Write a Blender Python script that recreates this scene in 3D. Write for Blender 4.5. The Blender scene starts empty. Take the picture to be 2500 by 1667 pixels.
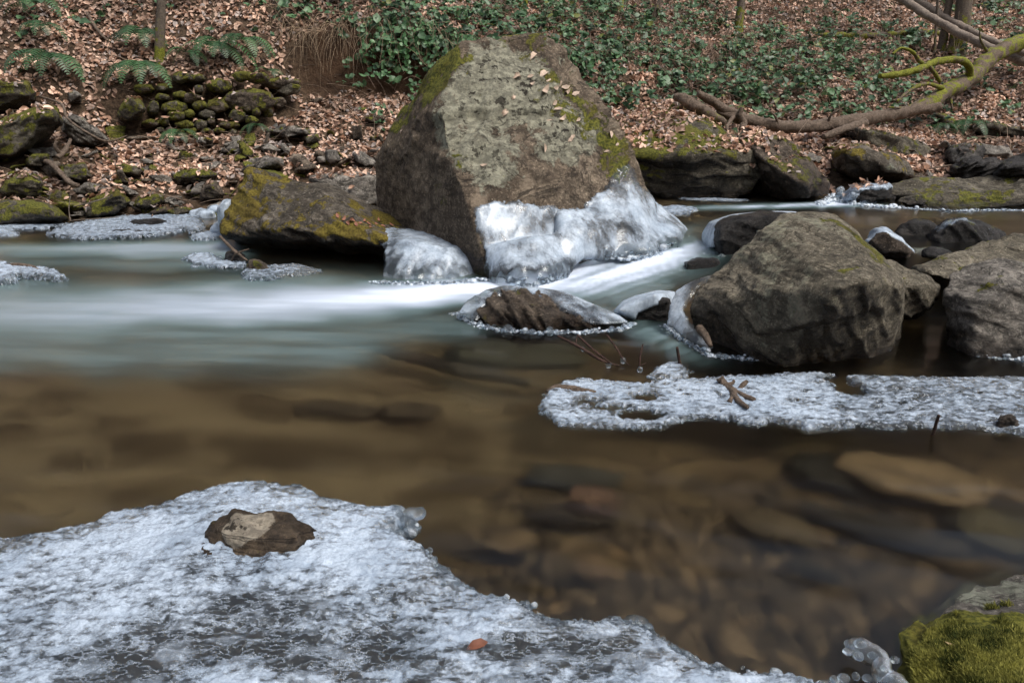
import bpy, bmesh, math, random
import numpy as np
from mathutils import Vector
from mathutils.bvhtree import BVHTree

random.seed(7)
RNG = np.random.default_rng(7)
scene = bpy.context.scene
COL = scene.collection
rad = math.radians

# ------------------------------------------------------------------ camera, sky, sun, exposure
H = 1.0
PITCH = rad(20.0)
FPX = 1666.7                      # focal length in photo pixels (24 mm on a 36 mm frame, 2500 px wide)
cam_data = bpy.data.cameras.new('camera')
cam_data.lens = 24.0
cam_data.sensor_width = 36.0
cam_data.clip_start = 0.02
cam_data.clip_end = 400.0
cam = bpy.data.objects.new('camera', cam_data)
COL.objects.link(cam)
cam.location = (0, 0, H)
cam.rotation_euler = (rad(90) - PITCH, 0, 0)
scene.camera = cam

SUN_EL, SUN_AZ = 58.0, 120.0      # azimuth measured clockwise from +Y (the direction the camera looks)
world = bpy.data.worlds.new('World')
scene.world = world
world.use_nodes = True
wn = world.node_tree
bg = wn.nodes['Background']
sky = wn.nodes.new('ShaderNodeTexSky')
sky.sky_type = 'NISHITA'
sky.sun_disc = False
sky.sun_elevation = rad(SUN_EL)
sky.sun_rotation = rad(SUN_AZ)
sky.dust_density = 3.0
sky.air_density = 1.0
sky.ozone_density = 0.3
hs_ = wn.nodes.new('ShaderNodeHueSaturation')      # thin overcast: a paler, greyer sky
hs_.inputs['Saturation'].default_value = 0.55
wn.links.new(sky.outputs[0], hs_.inputs['Color'])
wn.links.new(hs_.outputs[0], bg.inputs[0])
bg.inputs[1].default_value = 0.10
sl = bpy.data.lights.new('sun', 'SUN')
sl.energy = 1.5
sl.angle = rad(25)
sl.color = (1.0, 0.95, 0.88)
sun = bpy.data.objects.new('sun', sl)
COL.objects.link(sun)
sd = Vector((math.sin(rad(SUN_AZ)) * math.cos(rad(SUN_EL)), math.cos(rad(SUN_AZ)) * math.cos(rad(SUN_EL)), math.sin(rad(SUN_EL))))
sun.rotation_euler = sd.to_track_quat('Z', 'Y').to_euler()
scene.view_settings.view_transform = 'Standard'
scene.view_settings.look = 'None'
scene.view_settings.exposure = 1.0
scene.view_settings.gamma = 1.0
scene.view_settings.use_curve_mapping = False
scene.render.engine = 'CYCLES'
scene.cycles.use_denoising = True
scene.cycles.max_bounces = 10
scene.cycles.transmission_bounces = 8
scene.cycles.transparent_max_bounces = 12
scene.cycles.caustics_refractive = True
scene.cycles.caustics_reflective = False
scene.cycles.sample_clamp_indirect = 6.0

# ------------------------------------------------------------------ projection helpers
CP, SP = math.cos(PITCH), math.sin(PITCH)


def ray(px, py):
    x = (px - 1250.0) / FPX
    y = -(py - 833.5) / FPX
    return np.array([x, CP + y * SP, -SP + y * CP])


def P(px, py, Y):
    d = ray(px, py)
    return np.array([0, 0, H]) + d * (Y / d[1])


def G(px, py, z=0.0):
    d = ray(px, py)
    return np.array([0, 0, H]) + d * ((z - H) / d[2])


def Gw(px, py, depth, z0=0.0):
    """where the sight line through the water surface lands on a plane `depth` below it"""
    w = G(px, py, z0)
    d = ray(px, py)
    d = d / np.linalg.norm(d)
    h = d[:2] / 1.33
    dz = -math.sqrt(1 - h @ h)
    t = depth / -dz
    return w + np.array([h[0] * t, h[1] * t, dz * t])


def proj(V):
    V = np.asarray(V)
    rx = V[..., 0]
    ry = V[..., 1]
    rz = V[..., 2] - H
    dep = ry * CP - rz * SP
    up = ry * SP + rz * CP
    return 1250 + FPX * rx / dep, 833.5 - FPX * up / dep


# ------------------------------------------------------------------ noise
_prm = np.random.default_rng(3).permutation(256).astype(np.int64)
_prm = np.concatenate([_prm, _prm, _prm])
_grd = np.random.default_rng(4).normal(size=(256, 3))
_grd /= np.linalg.norm(_grd, axis=1)[:, None]


def pn(p):
    p = np.asarray(p, float)
    i = np.floor(p).astype(np.int64)
    f = p - i
    u = f * f * f * (f * (f * 6 - 15) + 10)
    i = i & 255
    out = 0
    for a in (0, 1):
        wa = u[:, 0] if a else 1 - u[:, 0]
        for b in (0, 1):
            wb = u[:, 1] if b else 1 - u[:, 1]
            for c in (0, 1):
                wc = u[:, 2] if c else 1 - u[:, 2]
                h = _prm[_prm[_prm[(i[:, 0] + a) & 255] + ((i[:, 1] + b) & 255)] + ((i[:, 2] + c) & 255)]
                g = _grd[h]
                d = g[:, 0] * (f[:, 0] - a) + g[:, 1] * (f[:, 1] - b) + g[:, 2] * (f[:, 2] - c)
                out = out + wa * wb * wc * d
    return out * 1.5


def fbm(p, o=4, lac=2.03, gain=0.5):
    p = np.asarray(p, float)
    s = 0
    a = 1.0
    q = p.copy()
    for k in range(o):
        s = s + a * pn(q + 17.3 * k)
        q = q * lac
        a *= gain
    return s


def ss(x, a, b):
    t = np.clip((x - a) / (b - a), 0, 1)
    return t * t * (3 - 2 * t)


def xy3(x, y, s=1.0, z=0.0):
    return np.stack([x * s, y * s, np.full(np.shape(x), z)], -1)


def poly_sd(x, y, poly):
    """signed distance to a closed polygon, positive inside"""
    poly = np.asarray(poly, float)
    n = len(poly)
    d = np.full(x.shape, 1e18)
    ins = np.zeros(x.shape, bool)
    for k in range(n):
        ax, ay = poly[k]
        bx, by = poly[(k + 1) % n]
        ex, ey = bx - ax, by - ay
        t = np.clip(((x - ax) * ex + (y - ay) * ey) / (ex * ex + ey * ey + 1e-18), 0, 1)
        d = np.minimum(d, (x - ax - t * ex) ** 2 + (y - ay - t * ey) ** 2)
        c = (ay > y) != (by > y)
        with np.errstate(divide='ignore', invalid='ignore'):
            xi = ax + (y - ay) * ex / (ey if ey != 0 else 1e-12)
        ins ^= c & (x < xi)
    d = np.sqrt(d)
    return np.where(ins, d, -d)


# ------------------------------------------------------------------ object helpers
def tag(o, label=None, cat=None, group=None, kind=None):
    if label: o['label'] = label
    if cat: o['category'] = cat
    if group: o['group'] = group
    if kind: o['kind'] = kind
    return o


class Acc:
    def __init__(self):
        self.V = []; self.L = []; self.T = []; self.n = 0; self.A = {}

    def add(self, V, F, **attrs):
        V = np.asarray(V, float)
        F = np.asarray(F, np.int64)
        self.V.append(V)
        self.L.append((F + self.n).ravel())
        self.T.append(np.full(len(F), F.shape[1]))
        self.n += len(V)
        for k, a in attrs.items():
            a = np.asarray(a, float)
            if a.ndim == 0:
                a = np.full(len(V), float(a))
            if a.ndim == 1 and len(a) == 3 and k == 'Col':
                a = np.tile(a, (len(V), 1))
            self.A.setdefault(k, []).append(a)

    def mesh(self, name, mat, smooth=True, origin=None):
        V = np.concatenate(self.V)
        L = np.concatenate(self.L)
        T = np.concatenate(self.T)
        if origin is not None:
            V = V - np.asarray(origin)
        me = bpy.data.meshes.new(name)
        me.vertices.add(len(V))
        me.vertices.foreach_set('co', V.astype(np.float32).ravel())
        me.loops.add(len(L))
        me.loops.foreach_set('vertex_index', L.astype(np.int32))
        me.polygons.add(len(T))
        me.polygons.foreach_set('loop_start', np.concatenate([[0], np.cumsum(T)[:-1]]).astype(np.int32))
        me.polygons.foreach_set('loop_total', T.astype(np.int32))
        if smooth:
            me.polygons.foreach_set('use_smooth', np.ones(len(T), bool))
        for k, al in self.A.items():
            a = np.concatenate(al)
            if a.ndim == 1:
                at = me.attributes.new(k, 'FLOAT', 'POINT')
                at.data.foreach_set('value', a.astype(np.float32))
            else:
                at = me.attributes.new(k, 'FLOAT_COLOR', 'POINT')
                at.data.foreach_set('color', np.concatenate([a, np.ones((len(a), 1))], 1).astype(np.float32).ravel())
        me.update()
        me.validate()
        me.materials.append(mat)
        return me

    def build(self, name, mat, parent=None, smooth=True, origin=None):
        """one mesh object; origin (world) becomes the object's location"""
        me = self.mesh(name, mat, smooth, origin)
        o = bpy.data.objects.new(name, me)
        COL.objects.link(o)
        if origin is not None:
            o.location = origin
        if parent is not None:
            o.parent = parent
            o.location = (np.asarray(origin if origin is not None else (0, 0, 0)) - np.array(parent.location))
        return o


def grid_faces(nu, nv, keep=None):
    i = np.arange(nu * nv).reshape(nv, nu)
    F = np.stack([i[:-1, :-1], i[:-1, 1:], i[1:, 1:], i[1:, :-1]], -1).reshape(-1, 4)
    if keep is not None:
        F = F[keep[F].all(1)]
    return F


def compact(V, F, *arrs):
    used = np.unique(F)
    m = np.full(len(V), -1)
    m[used] = np.arange(len(used))
    return (V[used], m[F]) + tuple(a[used] for a in arrs)


def empty(name, loc):
    o = bpy.data.objects.new(name, None)
    o.empty_display_size = 0.1
    COL.objects.link(o)
    o.location = loc
    return o


def tube(pts, r, sides=8, wob=0.0, seed=0.0, sub=4, wf=12.0):
    """tapered tube through points; returns V, F (closed with small end caps collapsed)"""
    pts = np.asarray(pts, float)
    r = np.asarray(r, float) * np.ones(len(pts))
    n = len(pts)
    t = np.linspace(0, n - 1, (n - 1) * sub + 1)
    i = np.clip(np.floor(t).astype(int), 0, n - 2)
    f = (t - i)[:, None]
    p0 = pts[np.clip(i - 1, 0, n - 1)]; p1 = pts[i]; p2 = pts[i + 1]; p3 = pts[np.clip(i + 2, 0, n - 1)]
    C = 0.5 * (2 * p1 + (p2 - p0) * f + (2 * p0 - 5 * p1 + 4 * p2 - p3) * f ** 2 + (3 * p1 - p0 - 3 * p2 + p3) * f ** 3)
    R = np.interp(t, np.arange(n), r)
    T = np.gradient(C, axis=0)
    T /= np.linalg.norm(T, axis=1)[:, None] + 1e-12
    ref = np.array([0.0, 0.0, 1.0]) if abs(T[:, 2]).mean() < 0.8 else np.array([1.0, 0, 0])
    U = np.cross(T, ref); U /= np.linalg.norm(U, axis=1)[:, None] + 1e-12
    W = np.cross(U, T)
    a = np.linspace(0, 2 * math.pi, sides, endpoint=False)
    ring = U[:, None, :] * np.cos(a)[None, :, None] + W[:, None, :] * np.sin(a)[None, :, None]
    V = C[:, None, :] + ring * R[:, None, None]
    if wob:
        q = (V.reshape(-1, 3)) * wf + seed
        V = V + (ring * (fbm(q, 3) * wob).reshape(V.shape[0], sides, 1) * R[:, None, None])
    m = len(C)
    V = V.reshape(-1, 3)
    j = np.arange(sides)
    F = []
    for k in range(m - 1):
        F.append(np.stack([k * sides + j, k * sides + (j + 1) % sides, (k + 1) * sides + (j + 1) % sides, (k + 1) * sides + j], -1))
    F = np.concatenate(F)
    V = np.concatenate([V, C[:1], C[-1:]])
    a0, a1 = m * sides, m * sides + 1
    c0 = np.stack([j, np.full(sides, a0), np.full(sides, a0), (j + 1) % sides], -1)
    capa = np.stack([(j + 1) % sides, j, np.full(sides, a0)], -1)
    capb = np.stack([(m - 1) * sides + j, (m - 1) * sides + (j + 1) % sides, np.full(sides, a1)], -1)
    return V, F, np.concatenate([capa, capb])


def add_tube(acc, pts, r, sides=8, wob=0.0, seed=0.0, sub=4, wf=12.0, **attrs):
    V, F, C = tube(pts, r, sides, wob, seed, sub, wf)
    acc.add(V, F, **attrs)
    acc.L.append((C + acc.n - len(V)).ravel())
    acc.T.append(np.full(len(C), 3))


def ico(sub):
    bm = bmesh.new()
    bmesh.ops.create_icosphere(bm, subdivisions=sub, radius=1.0)
    V = np.array([v.co[:] for v in bm.verts])
    F = np.array([[v.index for v in f.verts] for f in bm.faces])
    bm.free()
    return V, F


ICO1 = ico(1); ICO2 = ico(2); ICO3 = ico(3)


def hull_mesh(hulls, voxel, smooth=3, sfac=0.5):
    bm = bmesh.new()
    for h in hulls:
        vs = [bm.verts.new(p) for p in h]
        r = bmesh.ops.convex_hull(bm, input=vs)
        dead = [g for g in set(r['geom_interior'] + r['geom_unused']) if isinstance(g, bmesh.types.BMVert) and g.is_valid]
        bmesh.ops.delete(bm, geom=dead, context='VERTS')
    me = bpy.data.meshes.new('tmp')
    bm.to_mesh(me)
    bm.free()
    o = bpy.data.objects.new('tmp', me)
    COL.objects.link(o)
    m = o.modifiers.new('r', 'REMESH')
    m.mode = 'VOXEL'; m.voxel_size = voxel; m.adaptivity = 0
    if smooth:
        s = o.modifiers.new('s', 'SMOOTH')
        s.factor = sfac; s.iterations = smooth
    dg = bpy.context.evaluated_depsgraph_get()
    dg.update()
    e = o.evaluated_get(dg).to_mesh()
    n = len(e.vertices)
    V = np.empty(n * 3, np.float32); e.vertices.foreach_get('co', V)
    N = np.empty(n * 3, np.float32); e.vertices.foreach_get('normal', N)
    k = len(e.polygons)
    tot = np.empty(k, np.int32); e.polygons.foreach_get('loop_total', tot)
    L = np.empty(len(e.loops), np.int32); e.loops.foreach_get('vertex_index', L)
    F = L.reshape(-1, 4) if (tot == 4).all() else None
    if F is None:
        st = np.concatenate([[0], np.cumsum(tot)[:-1]])
        q = st[tot == 4]
        F = np.stack([L[q], L[q + 1], L[q + 2], L[q + 3]], -1)
    o.evaluated_get(dg).to_mesh_clear()
    bpy.data.objects.remove(o)
    bpy.data.meshes.remove(me)
    return V.reshape(-1, 3).astype(float), N.reshape(-1, 3).astype(float), F.astype(np.int64)


def normals(V, F):
    fn = np.cross(V[F[:, 2]] - V[F[:, 0]], V[F[:, -1]] - V[F[:, 1]])
    N = np.zeros_like(V)
    for k in range(F.shape[1]):
        np.add.at(N, F[:, k], fn)
    return N / (np.linalg.norm(N, axis=1)[:, None] + 1e-12)


# ------------------------------------------------------------------ node materials
class NT:
    def __init__(self, name):
        self.m = bpy.data.materials.new(name)
        self.m.use_nodes = True
        self.t = self.m.node_tree
        self.t.nodes.clear()
        self.out = self.t.nodes.new('ShaderNodeOutputMaterial')

    def n(self, typ, **kw):
        nd = self.t.nodes.new(typ)
        for k, v in kw.items():
            setattr(nd, k, v)
        return nd

    def link(self, a, b):
        self.t.links.new(a, b)

    def set(self, sock, v):
        if isinstance(v, bpy.types.NodeSocket):
            self.link(v, sock)
        else:
            if isinstance(v, (tuple, list)) and len(v) == 3 and sock.type == 'RGBA':
                v = (*v, 1)
            sock.default_value = v

    def noise(self, vec, scale, detail=4, rough=0.55, dist=0.0):
        nd = self.n('ShaderNodeTexNoise')
        self.link(vec, nd.inputs['Vector'])
        nd.inputs['Scale'].default_value = scale
        nd.inputs['Detail'].default_value = detail
        nd.inputs['Roughness'].default_value = rough
        nd.inputs['Distortion'].default_value = dist
        return nd.outputs['Fac']

    def voro(self, vec, scale, out='Distance', feature='F1'):
        nd = self.n('ShaderNodeTexVoronoi', feature=feature)
        self.link(vec, nd.inputs['Vector'])
        nd.inputs['Scale'].default_value = scale
        return nd.outputs[out]

    def ramp(self, fac, a, b, va=0.0, vb=1.0):
        nd = self.n('ShaderNodeMapRange', interpolation_type='SMOOTHSTEP')
        self.set(nd.inputs['Value'], fac)
        nd.inputs['From Min'].default_value = a
        nd.inputs['From Max'].default_value = b
        nd.inputs['To Min'].default_value = va
        nd.inputs['To Max'].default_value = vb
        return nd.outputs[0]

    def mix(self, fac, a, b):
        nd = self.n('ShaderNodeMix', data_type='RGBA')
        self.set(nd.inputs[0], fac)
        self.set(nd.inputs[6], a)
        self.set(nd.inputs[7], b)
        return nd.outputs[2]

    def math(self, op, a, b=0.0, c=None, clamp=False):
        nd = self.n('ShaderNodeMath', operation=op, use_clamp=clamp)
        self.set(nd.inputs[0], a)
        self.set(nd.inputs[1], b)
        if c is not None:
            self.set(nd.inputs[2], c)
        return nd.outputs[0]

    def vmap(self, vec, scale=(1, 1, 1), rot=(0, 0, 0)):
        nd = self.n('ShaderNodeMapping')
        self.link(vec, nd.inputs['Vector'])
        nd.inputs['Scale'].default_value = scale
        nd.inputs['Rotation'].default_value = rot
        return nd.outputs[0]

    def attr(self, name, col=False):
        nd = self.n('ShaderNodeAttribute', attribute_name=name)
        return nd.outputs['Color' if col else 'Fac']

    def bump(self, h, dist, strength=1.0, normal=None):
        nd = self.n('ShaderNodeBump')
        self.set(nd.inputs['Height'], h)
        nd.inputs['Distance'].default_value = dist
        nd.inputs['Strength'].default_value = strength
        if normal is not None:
            self.link(normal, nd.inputs['Normal'])
        return nd.outputs[0]

    def pos(self, obj=True):
        nd = self.n('ShaderNodeTexCoord')
        if not obj:
            return self.n('ShaderNodeNewGeometry').outputs['Position']
        oi = self.n('ShaderNodeObjectInfo')
        va = self.n('ShaderNodeVectorMath', operation='MULTIPLY_ADD')
        self.link(nd.outputs['Object'], va.inputs[0])
        va.inputs[1].default_value = (1, 1, 1)
        cb = self.n('ShaderNodeCombineXYZ')
        r = self.math('MULTIPLY', oi.outputs['Random'], 20.0)
        for k in range(3):
            self.link(r, cb.inputs[k])
        self.link(cb.outputs[0], va.inputs[2])
        return va.outputs[0]

    def bsdf(self, **kw):
        b = self.n('ShaderNodeBsdfPrincipled')
        for k, v in kw.items():
            self.set(b.inputs[k.replace('_', ' ')], v)
        return b

    def finish(self, shader):
        self.link(shader, self.out.inputs['Surface'])
        return self.m


def rock_mat(name, c1, c2, lich=(0.36, 0.37, 0.29), moss1=(0.065, 0.075, 0.008), moss2=(0.25, 0.24, 0.035),
             rot=(0.3, 0.2, 0.5), scale=1.0, speck=0.5):
    t = NT(name)
    p = t.pos()
    st = t.vmap(p, (1.3, 1.3, 3.6), rot)
    big = t.noise(p, 2.3 * scale, 5)
    mid = t.noise(st, 7 * scale, 9, 0.72)
    fine = t.noise(p, 75 * scale, 8, 0.8)
    grain = t.noise(p, 19 * scale, 10, 0.8)
    crack = t.noise(t.vmap(p, (1.0, 1.0, 2.6), rot), 3.2 * scale, 8, 0.6, 0.8)
    crk = t.ramp(t.math('ABSOLUTE', t.math('SUBTRACT', crack, 0.5)), 0.0, 0.012, 1.0, 0.0)
    c = t.mix(t.ramp(big, 0.35, 0.66), c1, c2)
    c = t.mix(t.ramp(mid, 0.42, 0.62, 0.0, 0.75), c, tuple(x * 0.42 for x in c1))
    c = t.mix(t.ramp(fine, 0.50, 0.64, 0, 0.65), c, tuple(min(1, x * 2.1) for x in c2))
    c = t.mix(t.ramp(fine, 0.46, 0.34, 0, 0.6), c, tuple(x * 0.4 for x in c1))
    c = t.mix(t.ramp(grain, 0.38, 0.60, 0.0, 1.0), tuple(x * 0.5 for x in c1), c)
    c = t.mix(t.ramp(t.noise(p, 4.5 * scale, 6, 0.7), 0.52, 0.66, 0.0, 0.55), c, tuple(min(1, x * 1.5) for x in c2))
    c = t.mix(t.math('MULTIPLY', crk, 0.8), c, tuple(x * 0.25 for x in c1))
    # lichen: pale crust with dark gaps
    ln = t.noise(p, 9 * scale, 9, 0.75)
    la = t.math('ADD', t.attr('lichen'), t.math('MULTIPLY', t.math('SUBTRACT', ln, 0.5), 3.2))
    lf = t.ramp(la, 0.30, 0.48)
    lc = t.mix(t.ramp(t.noise(p, 26 * scale, 8, .75), 0.38, 0.58), lich, tuple(x * 0.5 for x in lich))
    lc = t.mix(t.math('MULTIPLY', crk, 0.7), lc, (0.05, 0.045, 0.035))
    lf = t.math('MULTIPLY', lf, t.ramp(grain, 0.30, 0.48, 0.35, 1.0))
    c = t.mix(lf, c, lc)
    pit = t.noise(p, 21 * scale, 4, 0.6)
    pf = t.math('MULTIPLY', t.ramp(pit, 0.57, 0.61), t.math('MULTIPLY', t.attr('lichen'), 0.9), clamp=True)
    c = t.mix(pf, c, (0.022, 0.016, 0.01))
    # moss
    mn = t.noise(p, 9 * scale, 8, 0.68)
    ma = t.math('ADD', t.attr('moss'), t.math('MULTIPLY', t.math('SUBTRACT', mn, 0.5), 4.2))
    mf = t.ramp(ma, 0.26, 0.50)
    mc = t.mix(t.ramp(t.noise(p, 70 * scale, 5, 0.7), 0.38, 0.62), moss1, moss2)
    mc = t.mix(t.ramp(t.noise(p, 5, 3), 0.45, 0.7, 0, 0.5), mc, (0.10, 0.065, 0.015))
    c = t.mix(mf, c, mc)
    wet = t.attr('wet')  # wetness, with painted shade on undersides mixed in
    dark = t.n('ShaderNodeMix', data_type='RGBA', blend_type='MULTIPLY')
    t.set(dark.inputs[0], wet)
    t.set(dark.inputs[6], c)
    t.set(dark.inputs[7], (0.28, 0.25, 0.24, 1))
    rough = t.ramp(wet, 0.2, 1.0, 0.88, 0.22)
    h = t.math('ADD', t.math('MULTIPLY', mid, 0.35), t.math('MULTIPLY', fine, 0.22))
    h = t.math('ADD', h, t.math('MULTIPLY', grain, 0.55))
    h = t.math('SUBTRACT', h, t.math('MULTIPLY', crk, 0.22))
    h = t.math('ADD', h, t.math('MULTIPLY', lf, 0.05))
    h = t.math('SUBTRACT', h, t.math('MULTIPLY', pf, 0.15))
    nb = t.bump(h, 0.06, 1.0)
    nb = t.bump(t.math('MULTIPLY', t.noise(p, 110 * scale, 5, 0.8), mf), 0.014, 1.0, nb)
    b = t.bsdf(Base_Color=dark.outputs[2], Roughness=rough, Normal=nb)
    b.inputs['Specular IOR Level'].default_value = 0.35
    return t.finish(b.outputs[0])


M = {}
M['grey'] = rock_mat('rock_grey', (0.18, 0.163, 0.14), (0.36, 0.325, 0.28))
M['brown'] = rock_mat('rock_brown', (0.125, 0.095, 0.07), (0.25, 0.20, 0.15))
M['big'] = rock_mat('rock_lichened', (0.15, 0.11, 0.075), (0.29, 0.23, 0.165), lich=(0.43, 0.415, 0.31), rot=(0.0, 0.9, 0.3), scale=0.8)
M['right'] = rock_mat('rock_olive', (0.18, 0.155, 0.11), (0.36, 0.315, 0.235), lich=(0.42, 0.40, 0.29), rot=(0.5, 0.5, 0), scale=1.1)
M['cap'] = rock_mat('rock_pale_cap', (0.10, 0.07, 0.045), (0.20, 0.15, 0.10), lich=(0.62, 0.54, 0.42))
M['mossy'] = rock_mat('rock_mossy', (0.095, 0.08, 0.055), (0.22, 0.195, 0.15), moss1=(0.065, 0.075, 0.008), moss2=(0.25, 0.24, 0.035))
M['gold'] = rock_mat('rock_golden_moss', (0.11, 0.09, 0.065), (0.25, 0.22, 0.18), moss1=(0.12, 0.09, 0.010), moss2=(0.32, 0.25, 0.04), rot=(0.1, 0.35, 0))
M['black'] = rock_mat('rock_wet_black', (0.05, 0.047, 0.046), (0.12, 0.11, 0.10), rot=(0.2, 0.5, 0))


def ice_mat(name, base=(0.78, 0.86, 0.95), nscale=1.0, crys=1.0, rough=0.22, spread=0.9, bumpd=0.006, flow=False, veins=False):
    t = NT(name)
    p = t.pos()
    n1 = t.noise(t.vmap(p, (1.3, 1.3, 0.4) if flow else (1, 1.9, 1)), 28 * nscale, 7, 0.7)
    n2 = t.noise(p, 130 * nscale, 4, 0.7)
    vo = t.voro(p, 70 * nscale)
    cl = t.math('ADD', t.attr('clear'), t.math('MULTIPLY', t.math('SUBTRACT', n1, 0.5), spread * 2))
    tr = t.ramp(cl, 0.04, 0.56, 0.0, 0.95)
    if veins:
        vn = t.noise(t.vmap(p, (1, 2.8, 1)), 26, 5, 0.6, 0.2)
        vein = t.ramp(t.math('ABSOLUTE', t.math('SUBTRACT', vn, 0.5)), 0.005, 0.03, 0.55, 1.0)
        big_ = t.ramp(t.noise(t.vmap(p, (1, 2.0, 1)), 12, 4, 0.6), 0.36, 0.50, 0.65, 1.0)
        tr = t.math('MULTIPLY', tr, t.math('MULTIPLY', vein, big_))
    c = t.mix(t.ramp(n2, 0.35, 0.65, 0, 0.7), base, tuple(x * 0.66 for x in base))
    c = t.mix(t.ramp(t.noise(p, 7, 5, .6), 0.42, 0.68, 0, 0.6), c, tuple(x * y for x, y in zip(base, (0.50, 0.54, 0.58))))
    h = t.math('ADD', t.math('MULTIPLY', n1, 0.6), t.math('MULTIPLY', n2, 0.3 * crys))
    h = t.math('SUBTRACT', h, t.math('MULTIPLY', vo, 0.35 * crys))
    nb = t.bump(h, bumpd, 1.0)
    white = t.bsdf(Base_Color=c, Roughness=rough, Normal=nb, IOR=1.31)
    white.inputs['Specular IOR Level'].default_value = 0.7
    glass = t.n('ShaderNodeBsdfGlass')
    glass.inputs['Color'].default_value = (0.93, 0.97, 1.0, 1)
    glass.inputs['Roughness'].default_value = 0.05
    glass.inputs['IOR'].default_value = 1.31
    t.link(nb, glass.inputs['Normal'])
    ms = t.n('ShaderNodeMixShader')
    t.link(tr, ms.inputs[0])
    t.link(white.outputs[0], ms.inputs[1])
    t.link(glass.outputs[0], ms.inputs[2])
    return t.finish(ms.outputs[0])


M['ice'] = ice_mat('ice_crystal', (0.45, 0.53, 0.63), nscale=1.2, spread=0.95, rough=.11, crys=.7, veins=True)
M['ice_smooth'] = ice_mat('ice_flow', (0.50, 0.58, 0.67), nscale=0.5, crys=0.08, rough=0.24, spread=0.42, bumpd=0.0035, flow=True)
M['ice_beads'] = ice_mat('ice_bead', (0.74, 0.82, 0.90), crys=0.4, spread=0.5)


def simple_attr_mat(name, rough=0.7, spec=0.3, bscale=40, bdist=0.002, trans=0.0, vary=0.35):
    t = NT(name)
    p = t.pos(False)
    c = t.attr('Col', True)
    n = t.noise(p, bscale, 4, 0.6)
    mul = t.n('ShaderNodeMix', data_type='RGBA', blend_type='MULTIPLY')
    t.set(mul.inputs[0], 1.0)
    t.set(mul.inputs[6], c)
    g = t.n('ShaderNodeCombineColor')
    f = t.ramp(n, 0.3, 0.7, 1 - vary, 1 + vary)
    for k in range(3):
        t.link(f, g.inputs[k])
    t.link(g.outputs[0], mul.inputs[7])
    b = t.bsdf(Base_Color=mul.outputs[2], Roughness=rough, Normal=t.bump(n, bdist, 1.0))
    b.inputs['Specular IOR Level'].default_value = spec
    sh = b.outputs[0]
    if trans:
        tl = t.n('ShaderNodeBsdfTranslucent')
        t.link(mul.outputs[2], tl.inputs['Color'])
        ms = t.n('ShaderNodeMixShader')
        ms.inputs[0].default_value = trans
        t.link(sh, ms.inputs[1]); t.link(tl.outputs[0], ms.inputs[2])
        sh = ms.outputs[0]
    return t.finish(sh)


M['deadleaf'] = simple_attr_mat('dead_leaf', 0.62, 0.35, 60, 0.002, 0.15, 0.2)
M['greenleaf'] = simple_attr_mat('green_leaf', 0.45, 0.45, 50, 0.001, 0.15, 0.25)
M['stem'] = simple_attr_mat('dry_stem', 0.7, 0.3, 60, 0.001, 0.0, 0.3)


def bark_mat(name, c1, c2, moss=(0.24, 0.25, 0.03)):
    t = NT(name)
    p = t.pos()
    n = t.noise(p, 34, 10, 0.8, 1.2)
    c = t.mix(t.ramp(n, 0.35, 0.65), c1, c2)
    ma = t.math('ADD', t.attr('moss'), t.math('MULTIPLY', t.math('SUBTRACT', t.noise(p, 11, 6, 0.7), 0.5), 2.6))
    mf = t.ramp(ma, 0.20, 0.42)
    mc = t.mix(t.ramp(t.noise(p, 80, 4, 0.7), 0.4, 0.6), tuple(x * 0.4 for x in moss), moss)
    c = t.mix(mf, c, mc)
    b = t.bsdf(Base_Color=c, Roughness=0.85, Normal=t.bump(n, 0.015, 1.0))
    b.inputs['Specular IOR Level'].default_value = 0.25
    return t.finish(b.outputs[0])


M['bark'] = bark_mat('bark_grey_brown', (0.07, 0.055, 0.042), (0.18, 0.145, 0.115))
M['bark_pale'] = bark_mat('bark_pale', (0.14, 0.11, 0.09), (0.33, 0.27, 0.22))
M['wood'] = bark_mat('weathered_wood', (0.05, 0.036, 0.026), (0.22, 0.165, 0.125))
M['twig'] = bark_mat('twig_bark', (0.035, 0.02, 0.016), (0.10, 0.058, 0.045))


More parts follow.
